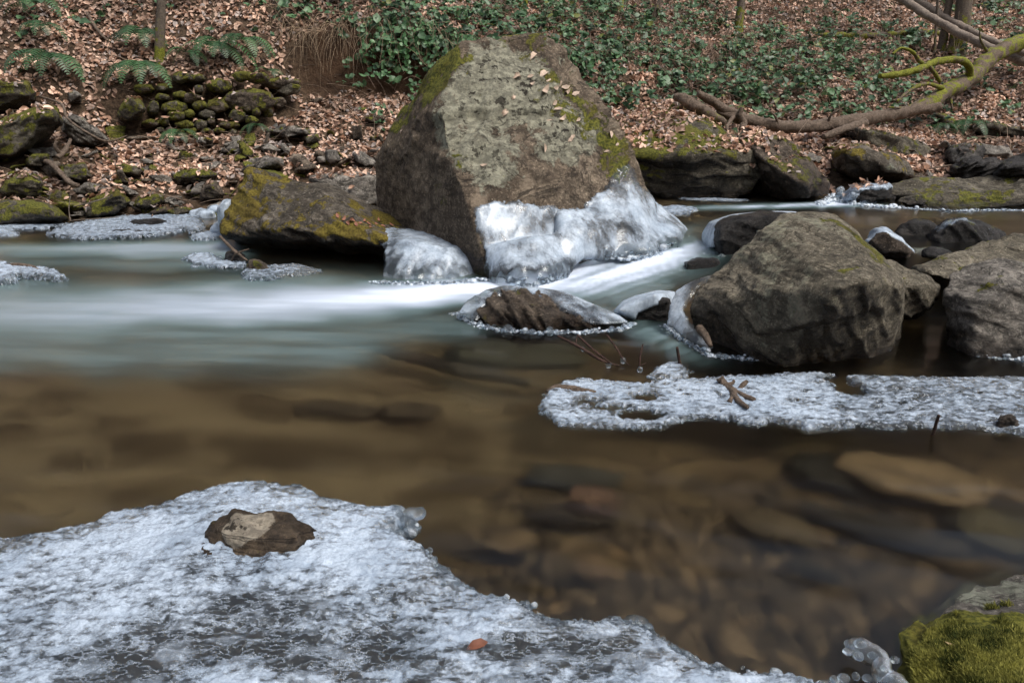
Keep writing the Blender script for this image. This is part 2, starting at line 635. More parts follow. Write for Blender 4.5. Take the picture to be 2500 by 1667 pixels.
# ------------------------------------------------------------------ terrain
COLX = np.array([-9, -5, -3.6, -2.9, -2.3, -1.2, 0.3, 2.5, 5, 10.0])
KN = np.array([  # last two knots: unseen upper bank, steepened to block sky light
    [(5.3, -.05), (5.9, .25), (6.9, .60), (7.2, 1.0), (8.2, 1.75), (12, 4.3), (20, 11.5), (45, 33)],
    [(5.5, -.05), (6.0, .25), (7.0, .60), (7.3, 1.0), (8.4, 1.80), (12, 4.3), (20, 11.5), (45, 33)],
    [(5.7, -.05), (6.3, .25), (7.4, .66), (7.6, 1.12), (8.7, 2.0), (12, 4.4), (20, 11.5), (45, 33)],
    [(5.85, -.05), (6.4, .25), (7.45, .66), (7.7, 1.15), (8.7, 1.95), (12, 4.3), (20, 11.5), (45, 33)],
    [(6.0, -.05), (6.6, .30), (7.5, .68), (8.2, 1.02), (8.35, 1.62), (12, 4.0), (20, 11.5), (45, 33)],
    [(6.1, -.05), (6.7, .30), (7.5, .70), (8.2, 1.00), (8.35, 1.72), (11.5, 3.3), (20, 11.5), (45, 33)],
    [(6.1, -.05), (6.6, .30), (7.6, .75), (8.1, 1.00), (8.3, 1.38), (11.5, 2.6), (20, 11.5), (45, 33)],
    [(6.15, .05), (6.8, .42), (7.4, .60), (8.0, .80), (8.4, 1.02), (11.5, 2.3), (20, 11.5), (45, 33)],
    [(6.1, .05), (6.8, .36), (7.6, .55), (8.4, .80), (9.0, 1.05), (12, 2.3), (20, 11.5), (45, 33)],
    [(6.1, .05), (6.8, .36), (7.6, .55), (8.4, .80), (9.0, 1.05), (12, 2.3), (20, 11.5), (45, 33)]], float)


def knots_at(x):
    x = np.clip(x, COLX[0], COLX[-1])
    i = np.clip(np.searchsorted(COLX, x) - 1, 0, len(COLX) - 2)
    f = ((x - COLX[i]) / (COLX[i + 1] - COLX[i]))[:, None, None]
    return KN[i] * (1 - f) + KN[i + 1] * f


def water_z(x, y):
    u = ((x - .43) * 1.02 + (y - 3.6) * 1.4) / 3.0
    return 0.13 * ss(u, 0.12, 0.95) * ss(x, -0.4, 0.6)


def ground_z(x, y):
    k = knots_at(x)
    z = np.full(x.shape, -0.30)
    Y0 = k[:, 0, 0]
    # bed
    bed = -0.30 + 0.045 * fbm(xy3(x, y, 1.1), 3) + 0.012 * fbm(xy3(x, y, 6, 3.0), 3)
    bed = bed + water_z(x, y) * 0.9
    bed = bed + 0.10 * ss(x, -0.4, -1.6) * ss(y, 3.1, 2.2)           # sandy shoal on the left
    bed = bed + (0.19 * ss(y, 1.5, 0.8))                               # shallows under the near ice
    bed = bed + 0.45 * ss(y, 0.55, -0.6) + np.where(y < -1.5, (-1.5 - y) * 0.75, 0) + 0.4 * ss(y, -.6, -1.5)      # near bank; steep slope behind the camera added to block sky light
    bed = bed + (0.25 + 0.0) * ss(y - Y0, -0.9, 0.0)
    z = bed
    for j in range(7):
        y0 = k[:, j, 0]; y1 = k[:, j + 1, 0]; z0 = k[:, j, 1]; z1 = k[:, j + 1, 1]
        m = (y >= y0) & (y <= y1)
        t = np.clip((y - y0) / (y1 - y0), 0, 1)
        z = np.where(m, z0 + (z1 - z0) * t, z)
    z = np.where(y > k[:, 7, 0], k[:, 7, 1], z)
    am = ss(y - Y0, 0.0, 0.8)
    z = z + am * (0.07 * fbm(xy3(x, y, 1.3, 5.0), 3) + 0.03 * fbm(xy3(x, y, 5, 9.0), 3) + 0.012 * fbm(xy3(x, y, 14, 2.0), 2))
    return z


def make_ground():
    xs = np.concatenate([np.linspace(-60, -9.2, 30), np.linspace(-9, 10, 520), np.linspace(10.3, 60, 30)])
    ys = np.concatenate([np.linspace(-40, 0.4, 60), np.linspace(0.45, 5.2, 130), np.linspace(5.23, 12.5, 330), np.linspace(12.6, 70, 80)])
    X, Y = np.meshgrid(xs, ys)
    x = X.ravel(); y = Y.ravel()
    z = ground_z(x, y)
    V = np.stack([x, y, z], -1)
    k = knots_at(x)
    soil = ss(y - k[:, 0, 0], -0.1, 0.25)
    scarp = ss(y - k[:, 3, 0], -0.35, 0.1) * ss(y - k[:, 4, 0], 0.25, 0.0) * ss(x, -2.6, -2.0) * ss(x, 0.8, 0.1)
    sand = ss(x, 0.9, -0.6) * ss(y, 1.2, 1.7) * ss(y, 3.3, 2.5)
    a = Acc()
    a.add(V, grid_faces(len(xs), len(ys)), soil=soil, scarp=scarp, sand=sand)
    t = NT('ground')
    p = t.pos(False)
    n1 = t.noise(p, 3.5, 6, 0.6)
    n2 = t.noise(p, 22, 6, 0.7)
    bedd = t.mix(t.ramp(t.noise(t.vmap(p, (1, 1.7, 1)), 2.6, 4, 0.55), 0.38, 0.62), (0.050, 0.036, 0.022), (0.20, 0.145, 0.085))
    beds = t.mix(t.ramp(t.noise(t.vmap(p, (1, 1.8, 1)), 2.6, 5, .6), 0.38, 0.62), (0.085, 0.062, 0.038), (0.25, 0.195, 0.125))
    bed = t.mix(t.attr('sand'), bedd, beds)
    soilc = t.mix(t.ramp(n2, 0.35, 0.65), (0.035, 0.024, 0.016), (0.12, 0.08, 0.052))
    soilc = t.mix(t.math('MULTIPLY', t.attr('scarp'), 0.8), soilc, t.mix(t.ramp(n1, 0.4, 0.6), (0.12, 0.07, 0.042), (0.065, 0.038, 0.024)))
    c = t.mix(t.attr('soil'), bed, soilc)
    b = t.bsdf(Base_Color=c, Roughness=0.95, Normal=t.bump(t.math('ADD', n1, n2), 0.05, 0.8))
    b.inputs['Specular IOR Level'].default_value = 0.15
    g = a.build('ground', t.finish(b.outputs[0]))
    tag(g, kind='structure')
    return g


ground = make_ground()


def bvh_of(V, F):
    return BVHTree.FromPolygons([tuple(v) for v in V], [tuple(f) for f in F])


def ground_pts(bx0, bx1, nx, by0, by1, ny):
    xs = np.linspace(bx0, bx1, nx); ys = np.linspace(by0, by1, ny)
    X, Y = np.meshgrid(xs, ys)
    x = X.ravel(); y = Y.ravel()
    return np.stack([x, y, ground_z(x, y)], -1), grid_faces(nx, ny)


_gv, _gf = ground_pts(-9, 10, 300, 4.5, 16, 300)
GBVH = bvh_of(_gv, _gf)


def ground_hit(px, py):
    d = ray(px, py)
    h = GBVH.ray_cast(Vector((0, 0, H)), Vector(d))
    if h[0] is None:
        return G(px, py, 0.0)
    return np.array(h[0])


# ------------------------------------------------------------------ water
def seg_field(px, py, pts):
    """anisotropic ribbon field: pts = (x, y, half width above, half width below, strength)"""
    pts = np.asarray(pts, float)
    o = np.argsort(pts[:, 0])
    pts = pts[o]
    cy = np.interp(px, pts[:, 0], pts[:, 1])
    wa = np.interp(px, pts[:, 0], pts[:, 2])
    wb = np.interp(px, pts[:, 0], pts[:, 3])
    s = np.interp(px, pts[:, 0], pts[:, 4])
    d = py - cy
    t = np.where(d < 0, -d / wa, d / wb)
    return s * np.exp(-t * t * 1.3)


def make_water():
    # constant spacing in sight-line angle gives an even grid
    ys = 1.0 / np.tan(np.linspace(math.atan(1 / 0.2), math.atan(1 / 6.9), 420))
    xs = np.concatenate([np.linspace(-40, -6.1, 20), np.linspace(-6, 7, 620), np.linspace(7.1, 40, 20)])
    X, Y = np.meshgrid(xs, ys)
    x = X.ravel(); y = Y.ravel()
    z = water_z(x, y)
    V = np.stack([x, y, z], -1)
    px, py = proj(V)
    f = np.zeros(len(x))
    wx = 14 * fbm(xy3(px / 260, py / 60, 1, 2.2), 3) + 30 * ss(py, 760, 880) * fbm(xy3(px / 330, py / 200, 1, 5.2), 2)
    q = py + wx
    main = seg_field(px, q, [(-900, 765, 80, 100, .28), (0, 755, 76, 100, .46), (300, 750, 70, 92, .54), (600, 738, 56, 78, .70), (850, 724, 42, 62, .86), (1100, 708, 27, 38, 1.12), (1200, 702, 22, 34, 1.0), (1330, 690, 28, 40, .98), (1460, 665, 50, 62, 1.0), (1560, 632, 46, 74, .98), (1640, 612, 40, 72, .85), (1740, 590, 34, 60, .42), (1850, 560, 20, 30, 0)])
    teal = seg_field(px, q, [(-900, 850, 60, 50, .2), (0, 840, 80, 66, .30), (500, 842, 90, 66, .34), (900, 820, 80, 60, .32), (1150, 795, 50, 34, .26), (1260, 770, 30, 20, 0)])
    back = seg_field(px, q, [(-900, 612, 20, 20, .5), (0, 608, 20, 28, .36), (300, 606, 20, 28, .50), (560, 606, 19, 28, .55), (640, 606, 10, 12, 0)])
    backt = seg_field(px, q, [(-600, 640, 18, 20, .1), (200, 642, 16, 22, .22), (500, 640, 16, 26, .3), (620, 640, 14, 18, .0)])
    far = seg_field(px, py, [(1600, 512, 5, 7, .0), (1700, 507, 5, 7, .3), (1900, 503, 6, 7, .8), (2030, 496, 9, 9, 1.0), (2120, 498, 6, 6, .5), (2200, 505, 4, 5, 0)])
    c2 = seg_field(px, py, [(1500, 800, 10, 10, 0), (1570, 800, 30, 40, .28), (1640, 835, 40, 35, .36), (1720, 880, 20, 20, .1), (1800, 890, 10, 10, 0)])
    sheen = seg_field(px, q, [(-900, 690, 40, 30, .2), (0, 690, 30, 30, .12), (400, 680, 20, 30, .10), (900, 670, 10, 20, .05), (1100, 670, 10, 10, 0)])
    rap = 0.45 * ss(poly_sd(px, py, [(1420, 690), (1560, 610), (1640, 585), (1690, 560), (1700, 590), (1660, 650), (1640, 700), (1500, 745)]), -25, 35)
    # streaks run along the current
    st = fbm(xy3(x * 1.1 + y * .5, y * 11 + x * 1.2, 1.0, 4.0), 4)
    st2 = fbm(xy3(px / 400 + py / 90, (py + px * .35) / 16, 1.0, 7.0), 3)
    mod = np.clip(0.95 + 0.10 * st, 0.3, 1.3)
    casc = ss(px, 1300, 1450)
    mod = mod * (1 - casc * 0.5) + casc * 0.5 * np.clip(.86 + 1.3 * st2, .1, 1.4)
    f = np.maximum.reduce([main, teal * (.85 + .3 * st), back, backt, far, c2, sheen, rap]) * mod
    f = np.clip(f, 0, 1)
    V[:, 2] += 0.006 * fbm(xy3(x * 2.2 + y * 1.2, y * 5 + x, 1.0, 1.0), 3) * (0.5 + 3.0 * rap) + 0.02 * main * casc * fbm(xy3(x * 3, y * 3 + x * 1.5, 1.0, 8.0), 2)
    a = Acc()
    a.add(V, grid_faces(len(xs), len(ys)), foam=f)
    t = NT('water')
    p = t.pos(False)
    foam = t.attr('foam')
    foam = t.math('MULTIPLY', foam, t.ramp(t.noise(t.vmap(p, (0.6, 5, 1), (0, 0, 0.1)), 3.0, 4, 0.55), 0.2, 0.75, 0.9, 1.06), clamp=True)
    nb = t.bump(t.noise(t.vmap(p, (1.0, 2.2, 1.0)), 3.0, 2, 0.4), 0.012, 0.18)
    refr = t.n('ShaderNodeBsdfRefraction')
    refr.inputs['Color'].default_value = (0.85, 0.83, 0.73, 1)
    refr.inputs['Roughness'].default_value = 0.30
    refr.inputs['IOR'].default_value = 1.33
    t.link(nb, refr.inputs['Normal'])
    gl = t.n('ShaderNodeBsdfGlossy')
    gl.inputs['Color'].default_value = (1, 1, 1, 1)
    gl.inputs['Roughness'].default_value = 0.16
    t.link(nb, gl.inputs['Normal'])
    fr = t.n('ShaderNodeFresnel')
    fr.inputs['IOR'].default_value = 1.33
    ms = t.n('ShaderNodeMixShader')
    t.link(fr.outputs[0], ms.inputs[0])
    t.link(refr.outputs[0], ms.inputs[1])
    t.link(gl.outputs[0], ms.inputs[2])
    cr = t.n('ShaderNodeValToRGB')
    els = cr.color_ramp.elements
    els[0].position = 0.0; els[0].color = (0.16, 0.26, 0.25, 1)
    els[1].position = 1.0; els[1].color = (0.84, 0.90, 0.99, 1)
    for pos_, c_ in ((0.3, (0.27, 0.395, 0.41, 1)), (0.55, (0.46, 0.55, 0.65, 1)), (0.8, (0.66, 0.74, 0.87, 1))):
        e = els.new(pos_); e.color = c_
    t.link(foam, cr.inputs[0])
    fb = t.bsdf(Base_Color=cr.outputs[0], Roughness=0.45)
    ms2 = t.n('ShaderNodeMixShader')
    lin = t.n('ShaderNodeMapRange')
    t.link(foam, lin.inputs[0])
    lin.inputs['From Max'].default_value = 0.85
    lin.inputs['To Max'].default_value = 0.96
    t.link(lin.outputs[0], ms2.inputs[0])
    t.link(ms.outputs[0], ms2.inputs[1])
    t.link(fb.outputs[0], ms2.inputs[2])
    w = a.build('water', t.finish(ms2.outputs[0]))
    tag(w, kind='structure')
    return w


make_water()

# ------------------------------------------------------------------ rocks
ROCKS = []          # (V, F) of every placed rock, for scattering leaves
SRC = {}


def rock_surface(V, N, amp, size, rot, strata=1.0, seed=0.0, calm=None):
    p = V + seed
    k = 1.0 / size
    d = 0.55 * fbm(p * 2.2 * k, 4)
    d += 0.30 * (0.5 - np.abs(pn(p * 3.1 * k + 9))) * 1.2
    # bedding planes: thin, dipping layers that step in and out
    c, s = math.cos(rot), math.sin(rot)
    w = p[:, 0] * s + p[:, 2] * c + 0.15 * p[:, 1] + 0.05 * size * fbm(p * 2.5 * k, 2)
    lay = fbm(np.stack([w * 13 * k, (p[:, 0] * c - p[:, 2] * s) * 1.6 * k, p[:, 1] * 1.6 * k], -1), 3)
    d += 0.40 * strata * np.clip(lay * 2.2, -0.6, 0.6)
    d += 0.12 * fbm(p * 11 * k, 3)
    g = np.random.default_rng(int(seed * 10) + 5)
    lo, hi = V.min(0), V.max(0)
    K = 34
    S = g.uniform(lo, hi, (K, 3)) + (g.normal(0, 1, (K, 3)) * size * .05)
    ow = g.uniform(-.5, .5, K)
    q = V + 0.07 * size * np.stack([fbm(p * 3 * k + 20, 3), fbm(p * 3 * k + 40, 3), fbm(p * 3 * k + 60, 3)], -1)
    wt = np.array([1.0, 1.0, 1.5])
    D = np.sqrt((((q[:, None] - S[None]) * wt) ** 2).sum(-1))
    i1 = D.argmin(1); r_ = np.arange(len(V)); d1 = D[r_, i1].copy(); D[r_, i1] = 1e9
    i2 = D.argmin(1); d2 = D[r_, i2]
    w_ = np.clip((d2 - d1) / (0.035 * size), 0, 1)
    d += 0.95 * (ow[i1] * (.5 + .5 * w_) + ow[i2] * (.5 - .5 * w_))
    if calm is not None:      # rock worn smooth near the water
        d = d * (.22 + .78 * ss(V[:, 2] + .05 * fbm(V * 3, 2), calm * .6, calm))
    return V + N * (amp * d)[:, None]


def paint_attr(V, a, specs):
    for (x, y, Y, r, val) in specs:
        c = P(x, y, Y)
        w = np.exp(-((V - c) ** 2).sum(1) / (r * r))
        a = a + w * val
    return a


def rock(name, label, cat, hulls, mat, voxel=0.014, amp=0.03, size=0.5, rot=0.3, strata=1.0, smooth=3,
         moss=-0.5, up=0.5, lichen=-1.0, wet=0.0, wetz=None, group=None, mpaint=(), lpaint=(), wet_shade_paint=(), base=-0.25, seed=None, keep=None, zlow=0.08, calm=None):
    hs = []
    for h in hulls:
        h = [np.asarray(q, float) for q in h]
        if base is not None:
            lows = [q for q in h if q[2] < zlow]
            h = h + [np.array([q[0], q[1], min(q[2], base)]) for q in lows]
        hs.append(h)
    V, N, F = hull_mesh(hs, voxel, smooth)
    seed = (abs(hash((round(V[0, 0], 2), round(V[0, 1], 2)))) % 100) if seed is None else seed
    V2 = rock_surface(V, N, amp, size, rot, strata, seed, calm)
    N2 = normals(V2, F)
    if (N2 * N).sum() < 0:
        N2 = -N2
    m = moss + up * np.clip(N2[:, 2], -0.4, 1) + 0.55 * fbm(V2 * 2.6 / max(size, .25) + seed, 3)
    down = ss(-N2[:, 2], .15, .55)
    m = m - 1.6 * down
    m = paint_attr(V2, m, mpaint)
    l = lichen + 0.5 * fbm(V2 * 2.0 + seed + 5, 3)
    l = l - 1.3 * down
    l = paint_attr(V2, l, lpaint)
    w = np.full(len(V2), float(wet))
    if wetz is not None:
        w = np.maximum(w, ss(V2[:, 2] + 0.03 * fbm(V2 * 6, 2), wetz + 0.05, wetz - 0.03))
    w = np.maximum(w, .95 * down)  # undersides darkened: shade painted in through the wetness values
    w = paint_attr(V2, w, wet_shade_paint)
    a = Acc()
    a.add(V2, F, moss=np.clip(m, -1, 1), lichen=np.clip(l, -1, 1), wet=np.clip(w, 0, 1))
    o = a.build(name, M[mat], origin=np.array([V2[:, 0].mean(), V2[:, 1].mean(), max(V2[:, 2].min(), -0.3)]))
    tag(o, label, cat, group)
    ROCKS.append((V2, F))
    if keep:
        SRC[keep] = (V, N, F, o, hs, (amp, size, rot, strata, seed, calm), V2)
    return o


def pp(lst):
    return [P(*q) for q in lst]


def outline_hull(poly, Yc, dep, front=0.55, lift=0.0):
    poly = np.asarray(poly, float)
    c = poly.mean(0)
    pts = [P(x, y, Yc) for x, y in poly]
    r_ = random.Random(int(abs(poly.sum()) * 7) % 9973)
    for x, y in (c + (poly - c) * 0.78):
        pts.append(P(x, y - lift, Yc - dep * front * r_.uniform(.35, 1.05)))
    for x, y in (c + (poly - c) * 0.85):
        pts.append(P(x, y, Yc + dep * 0.6))
    return pts


# --- the great boulder in the middle
big = rock('boulder', 'tall grey lichened boulder with an ice skirt, largest in the stream', 'boulder', [
    pp([(1136, 111, 4.75), (1284, 89, 4.95), (1331, 98, 4.95), (1392, 141, 4.95), (1426, 225, 4.85), (1492, 271, 4.8), (1522, 310, 4.75), (1544, 380, 4.7),
        (1561, 432, 4.7), (1600, 560, 4.72), (1640, 610, 4.6), (1085, 160, 4.8), (1023, 223, 4.92), (958, 319, 5.0), (924, 384, 5.0), (917, 462, 5.0), (930, 570, 5.0),
        (1075, 275, 4.35), (1080, 328, 4.25), (1110, 423, 4.08), (1145, 501, 3.97), (1180, 596, 3.88), (1192, 680, 3.80), (1290, 680, 3.88), (1435, 605, 4.3),
        (1330, 330, 4.40), (1250, 200, 5.7), (1480, 400, 5.8), (1000, 450, 5.8), (1000, 600, 5.8), (1580, 560, 5.6)]),
    pp([(1248, 97, 4.84), (1284, 88, 4.90), (1331, 97, 4.92), (1395, 145, 4.93), (1424, 205, 4.94), (1290, 190, 4.76), (1248, 130, 4.82), (1300, 300, 5.2), (1350, 140, 5.2)])],
    'big', voxel=0.0125, amp=0.055, size=1.3, rot=-1.0, strata=0.8, smooth=3, moss=-0.42, up=0.22, lichen=-0.25, wetz=0.10, seed=3.0, keep='big', calm=.62,
    mpaint=[(1040, 190, 4.8, .22, .9), (1100, 140, 4.75, .16, .7), (1000, 280, 4.9, .22, .5), (1290, 110, 4.9, .16, .55), (1490, 330, 4.7, .25, .45), (1400, 240, 4.7, .2, .4), (1520, 400, 4.7, .18, .5), (1175, 640, 3.95, .2, .7), (1090, 200, 4.6, .12, .5), (1060, 230, 4.6, .16, .5), (1450, 290, 4.75, .14, .5), (1500, 370, 4.7, .14, .4), (1270, 120, 4.85, .12, .5), (1230, 450, 4.15, .07, .45), (1330, 460, 4.2, .08, .4), (1180, 250, 4.55, .07, .45), (1380, 300, 4.6, .1, .35)],
    lpaint=[(1180, 220, 4.6, .38, .75), (1150, 350, 4.3, .30, .85), (1300, 220, 4.6, .35, .6), (1200, 420, 4.15, .16, .7), (1000, 450, 4.9, .40, -1.2), (1380, 330, 4.5, .35, .5), (1450, 300, 4.6, .3, .3), (1050, 520, 4.5, .4, -1.2), (1350, 460, 4.25, .3, -.3)])

# --- mossy tilted boulder to its left
left = rock('boulder', 'tilted mossy slab boulder overhanging black water, left of the largest boulder', 'boulder', [
    pp([(545, 540, 4.60), (550, 578, 4.52), (576, 478, 4.72), (609, 418, 4.80), (744, 432, 4.72), (790, 446, 4.9), (860, 474, 4.9), (1010, 556, 4.75), (940, 588, 4.10), (925, 596, 4.12), (860, 584, 4.18),
        (770, 568, 4.24), (690, 556, 4.30), (620, 556, 4.42), (1000, 600, 4.3), (640, 450, 5.4), (960, 560, 5.3), (580, 560, 5.2), (900, 660, 5.2), (620, 630, 5.1), (950, 650, 4.9)])],
    'gold', voxel=0.011, amp=0.04, size=0.9, rot=0.45, strata=0.8, smooth=3, moss=0.40, up=0.0, lichen=-0.6, wetz=0.03, base=None, seed=11.0, keep='left',
    mpaint=[(600, 500, 4.65, .2, .3), (880, 500, 4.8, .25, -.5), (800, 460, 4.85, .2, -.5), (930, 540, 4.7, .08, 1.2), (960, 555, 4.7, .08, 1.0), (750, 620, 4.6, .3, -1.2), (780, 450, 4.7, .15, -.4), (870, 505, 4.7, .07, 1.2)],
    wet_shade_paint=[(600, 640, 4.8, .25, .9), (750, 640, 4.7, .35, .9), (900, 660, 4.6, .3, .9)])  # darkens the undercut: shade of the overhang painted in as wetness

# --- right boulder
right = rock('boulder', 'olive grey boulder with a dark undercut face, right of the rapids', 'boulder', [
    pp([(1856, 560, 2.95), (1898, 536, 3.0), (1933, 523, 3.05), (1993, 520, 3.08), (2034, 530, 3.05), (2052, 553, 3.0), (2100, 589, 2.88), (2165, 631, 2.78), (2203, 668, 2.72), (2207, 720, 2.7), (2195, 790, 2.76), (2171, 838, 2.80),
        (1838, 858, 2.60), (1933, 797, 2.39), (2052, 702, 2.25), (2112, 684, 2.29), (2203, 698, 2.50), (1760, 838, 2.72), (1713, 801, 2.80), (1685, 748, 2.86), (1700, 716, 2.88), (1730, 686, 2.9), (1814, 607, 2.95),
        (1880, 600, 3.5), (2100, 610, 3.4), (2200, 700, 3.2), (1750, 700, 3.3), (2180, 780, 3.1), (1850, 720, 2.66), (1960, 620, 2.72)])],
    'right', voxel=0.0085, amp=0.022, size=0.75, rot=0.75, strata=1.0, smooth=2, moss=-0.48, up=0.15, lichen=0.12, wetz=0.03, seed=21.0, keep='right',
    mpaint=[(2080, 600, 2.85, .10, .8), (2130, 640, 2.75, .09, .7), (2110, 690, 2.5, .07, .5), (1990, 535, 3.0, .12, .4)],
    lpaint=[(1850, 760, 2.65, .16, .6), (1900, 640, 2.8, .25, .5), (1750, 740, 2.8, .16, -1.0), (2080, 780, 2.6, .25, -1.0), (1790, 810, 2.7, .12, -1)],
    wet_shade_paint=[(1740, 760, 2.85, .15, .75), (1780, 820, 2.75, .13, .8), (2100, 860, 2.65, .16, .5), (1830, 860, 2.65, .08, .8), (2020, 860, 2.65, .13, .5)])
rock('boulder', 'small olive boulder leaning on the right boulder beside the dark gap', 'boulder', [
    pp([(2150, 628, 3.0), (2201, 641, 3.0), (2261, 664, 2.98), (2296, 702, 2.9), (2284, 738, 2.85), (2225, 778, 2.80), (2190, 760, 2.75), (2180, 700, 2.72), (2240, 700, 2.75), (2200, 680, 3.4), (2280, 700, 3.3), (2210, 780, 3.2)])],
    'right', voxel=0.009, amp=0.02, size=0.4, rot=0.7, moss=-0.25, up=0.25, lichen=-0.1, seed=5.0, base=None)
farright = rock('boulder', 'rounded dark grey boulder cut off by the right edge, with ice along its waterline', 'boulder', [
    pp([(2302, 718, 2.8), (2312, 680, 2.85), (2330, 657, 2.9), (2398, 636, 2.95), (2450, 634, 2.95), (2520, 650, 2.95), (2680, 720, 2.9), (2700, 850, 2.75), (2500, 873, 2.55), (2420, 870, 2.56), (2370, 862, 2.6),
        (2345, 825, 2.66), (2318, 780, 2.72), (2380, 760, 2.58), (2480, 700, 2.62), (2600, 760, 2.6), (2400, 700, 3.5), (2650, 760, 3.5)])],
    'grey', voxel=0.009, amp=0.022, size=0.6, rot=0.5, strata=1.1, moss=-0.55, up=0.2, lichen=-0.35, wetz=0.05, seed=31.0, keep='farright', lpaint=[(2450, 680, 2.8, .2, .3)])
rock('boulder', 'wide low brown mossy boulder behind the rounded boulder at the right edge', 'boulder', [
    pp([(2230, 655, 3.45), (2320, 618, 3.5), (2409, 582, 3.6), (2469, 566, 3.65), (2560, 572, 3.65), (2700, 620, 3.6), (2700, 700, 3.2), (2350, 690, 3.2), (2250, 665, 3.3), (2450, 620, 4.2), (2650, 620, 4.2), (2330, 640, 3.9)])],
    'right', voxel=0.012, amp=0.03, size=0.7, rot=0.4, moss=-0.35, up=0.4, lichen=-0.5, seed=8.0)
rock('wet_rock', 'smooth wet rock with a pointed top at the pool edge, left of its broader neighbour', 'rock', [outline_hull([(2180, 572), (2200, 548), (2231, 534), (2270, 537), (2290, 550), (2275, 600), (2215, 606)], 4.55, .3)],
     'black', voxel=0.012, amp=0.015, size=0.35, rot=0.9, wet=0.55, moss=-0.7, seed=1.0)
rock('wet_rock', 'broad wet ice-glazed rock in the upper pool near the right edge', 'rock', [outline_hull([(2262, 575), (2310, 541), (2350, 531), (2409, 545), (2455, 572), (2430, 595), (2330, 612), (2270, 605)], 4.4, .45)],
     'black', voxel=0.012, amp=0.02, size=0.4, rot=0.9, wet=0.6, moss=-0.6, seed=2.0, keep='wetB', lichen=-0.3)
rock('stone', 'brown stone with a white ice cap right behind the olive grey boulder', 'stone', [outline_hull([(2112, 590), (2136, 562), (2160, 559), (2210, 594), (2240, 618), (2228, 628), (2150, 622)], 3.95, .25)],
     'brown', voxel=0.011, amp=0.015, size=0.3, rot=0.6, moss=-0.5, wet=0.3, seed=3.0, keep='rC')
rock('stone', 'small flat black stone between the iced brown stone and the wide low boulder', 'stone', [outline_hull([(2249, 612), (2273, 600), (2326, 615), (2300, 632), (2255, 632)], 3.85, .2)],
     'black', voxel=0.011, amp=0.01, size=0.2, wet=0.6, moss=-0.8, seed=4.0)
rock('wet_rock', 'black wet rounded rock with an ice sheath, behind the olive grey boulder', 'rock', [outline_hull([(1735, 572), (1742, 541), (1785, 526), (1874, 517), (1960, 522), (1990, 560), (1960, 620), (1802, 622), (1742, 618)], 4.35, .5)],
     'black', voxel=0.012, amp=0.02, size=0.5, rot=0.2, wet=0.75, moss=-0.7, seed=6.0, keep='rE')
rock('stone', 'flat black stone awash in the white rapids', 'stone', [outline_hull([(1668, 642), (1700, 631), (1745, 630), (1765, 645), (1730, 655)], 4.05, .25)],
     'black', voxel=0.012, amp=0.008, size=0.3, wet=0.8, moss=-0.8, seed=7.0, base=-.1)
fr = rock('rock', 'low pointed rock wrapped in clear ice, in front of the largest boulder', 'rock', [
    pp([(1160, 760, 3.02), (1201, 719, 3.1), (1231, 703, 3.14), (1308, 706, 3.14), (1386, 738, 3.06), (1445, 778, 3.0), (1480, 798, 2.96), (1308, 800, 2.93), (1189, 788, 2.95), (1260, 750, 2.98), (1350, 770, 2.95),
        (1250, 730, 3.4), (1400, 760, 3.4), (1180, 760, 3.3)])],
    'brown', voxel=0.008, amp=0.03, size=0.35, rot=0.8, strata=1.4, moss=-0.30, up=0.1, wet=0.35, seed=12.0, keep='rF', wetz=0.04)
rock('stone', 'small stone capped with smooth ice between the pointed iced rock and the olive grey boulder', 'stone', [outline_hull([(1525, 762), (1556, 738), (1606, 722), (1640, 728), (1640, 778), (1555, 790)], 3.12, .2)],
     'black', voxel=0.008, amp=0.01, size=0.25, wet=0.6, moss=-0.8, seed=14.0, keep='rG')

# --- far right bank boulders
rock('boulder', 'mossy boulder topped with dead leaves right of the largest boulder', 'boulder', [
    pp([(1505, 292, 6.9), (1555, 268, 7.1), (1603, 248, 7.2), (1654, 246, 7.2), (1705, 275, 7.0), (1769, 315, 6.7), (1839, 368, 6.1), (1866, 414, 6.1), (1833, 466, 6.1), (1790, 490, 6.05), (1625, 488, 6.05), (1560, 470, 6.05),
        (1546, 380, 6.0), (1550, 368, 6.05), (1660, 378, 5.9), (1765, 370, 5.9), (1700, 440, 5.95), (1500, 420, 6.5), (1650, 300, 8.0), (1850, 400, 7.6), (1500, 350, 7.6)])],
    'mossy', voxel=0.016, amp=0.045, size=1.0, rot=0.1, moss=0.45, up=0.25, lichen=-0.8, seed=41.0, wetz=0.2, keep='M1',
    mpaint=[(1600, 380, 5.95, .3, .4), (1780, 360, 5.95, .25, .4), (1700, 460, 6.0, .4, -.9), (1800, 430, 6.0, .25, -.5)])
rock('boulder', 'pale slab boulder leaning against the leaf-topped mossy boulder, wet at its foot', 'boulder', [
    pp([(1794, 330, 6.3), (1817, 310, 6.4), (1880, 326, 6.3), (1935, 348, 6.2), (1973, 384, 6.1), (2024, 446, 5.95), (2024, 476, 5.85), (1960, 490, 5.8), (1850, 478, 6.3), (1839, 370, 6.05), (1880, 400, 5.85), (1940, 440, 5.75), (1850, 340, 7.0), (2000, 430, 6.8)])],
    'brown', voxel=0.016, amp=0.035, size=0.7, rot=0.8, moss=-0.25, up=0.5, lichen=-0.3, seed=42.0, wetz=0.25, wet_shade_paint=[(1990, 460, 5.9, .25, .6), (1900, 460, 6.0, .25, .5)])
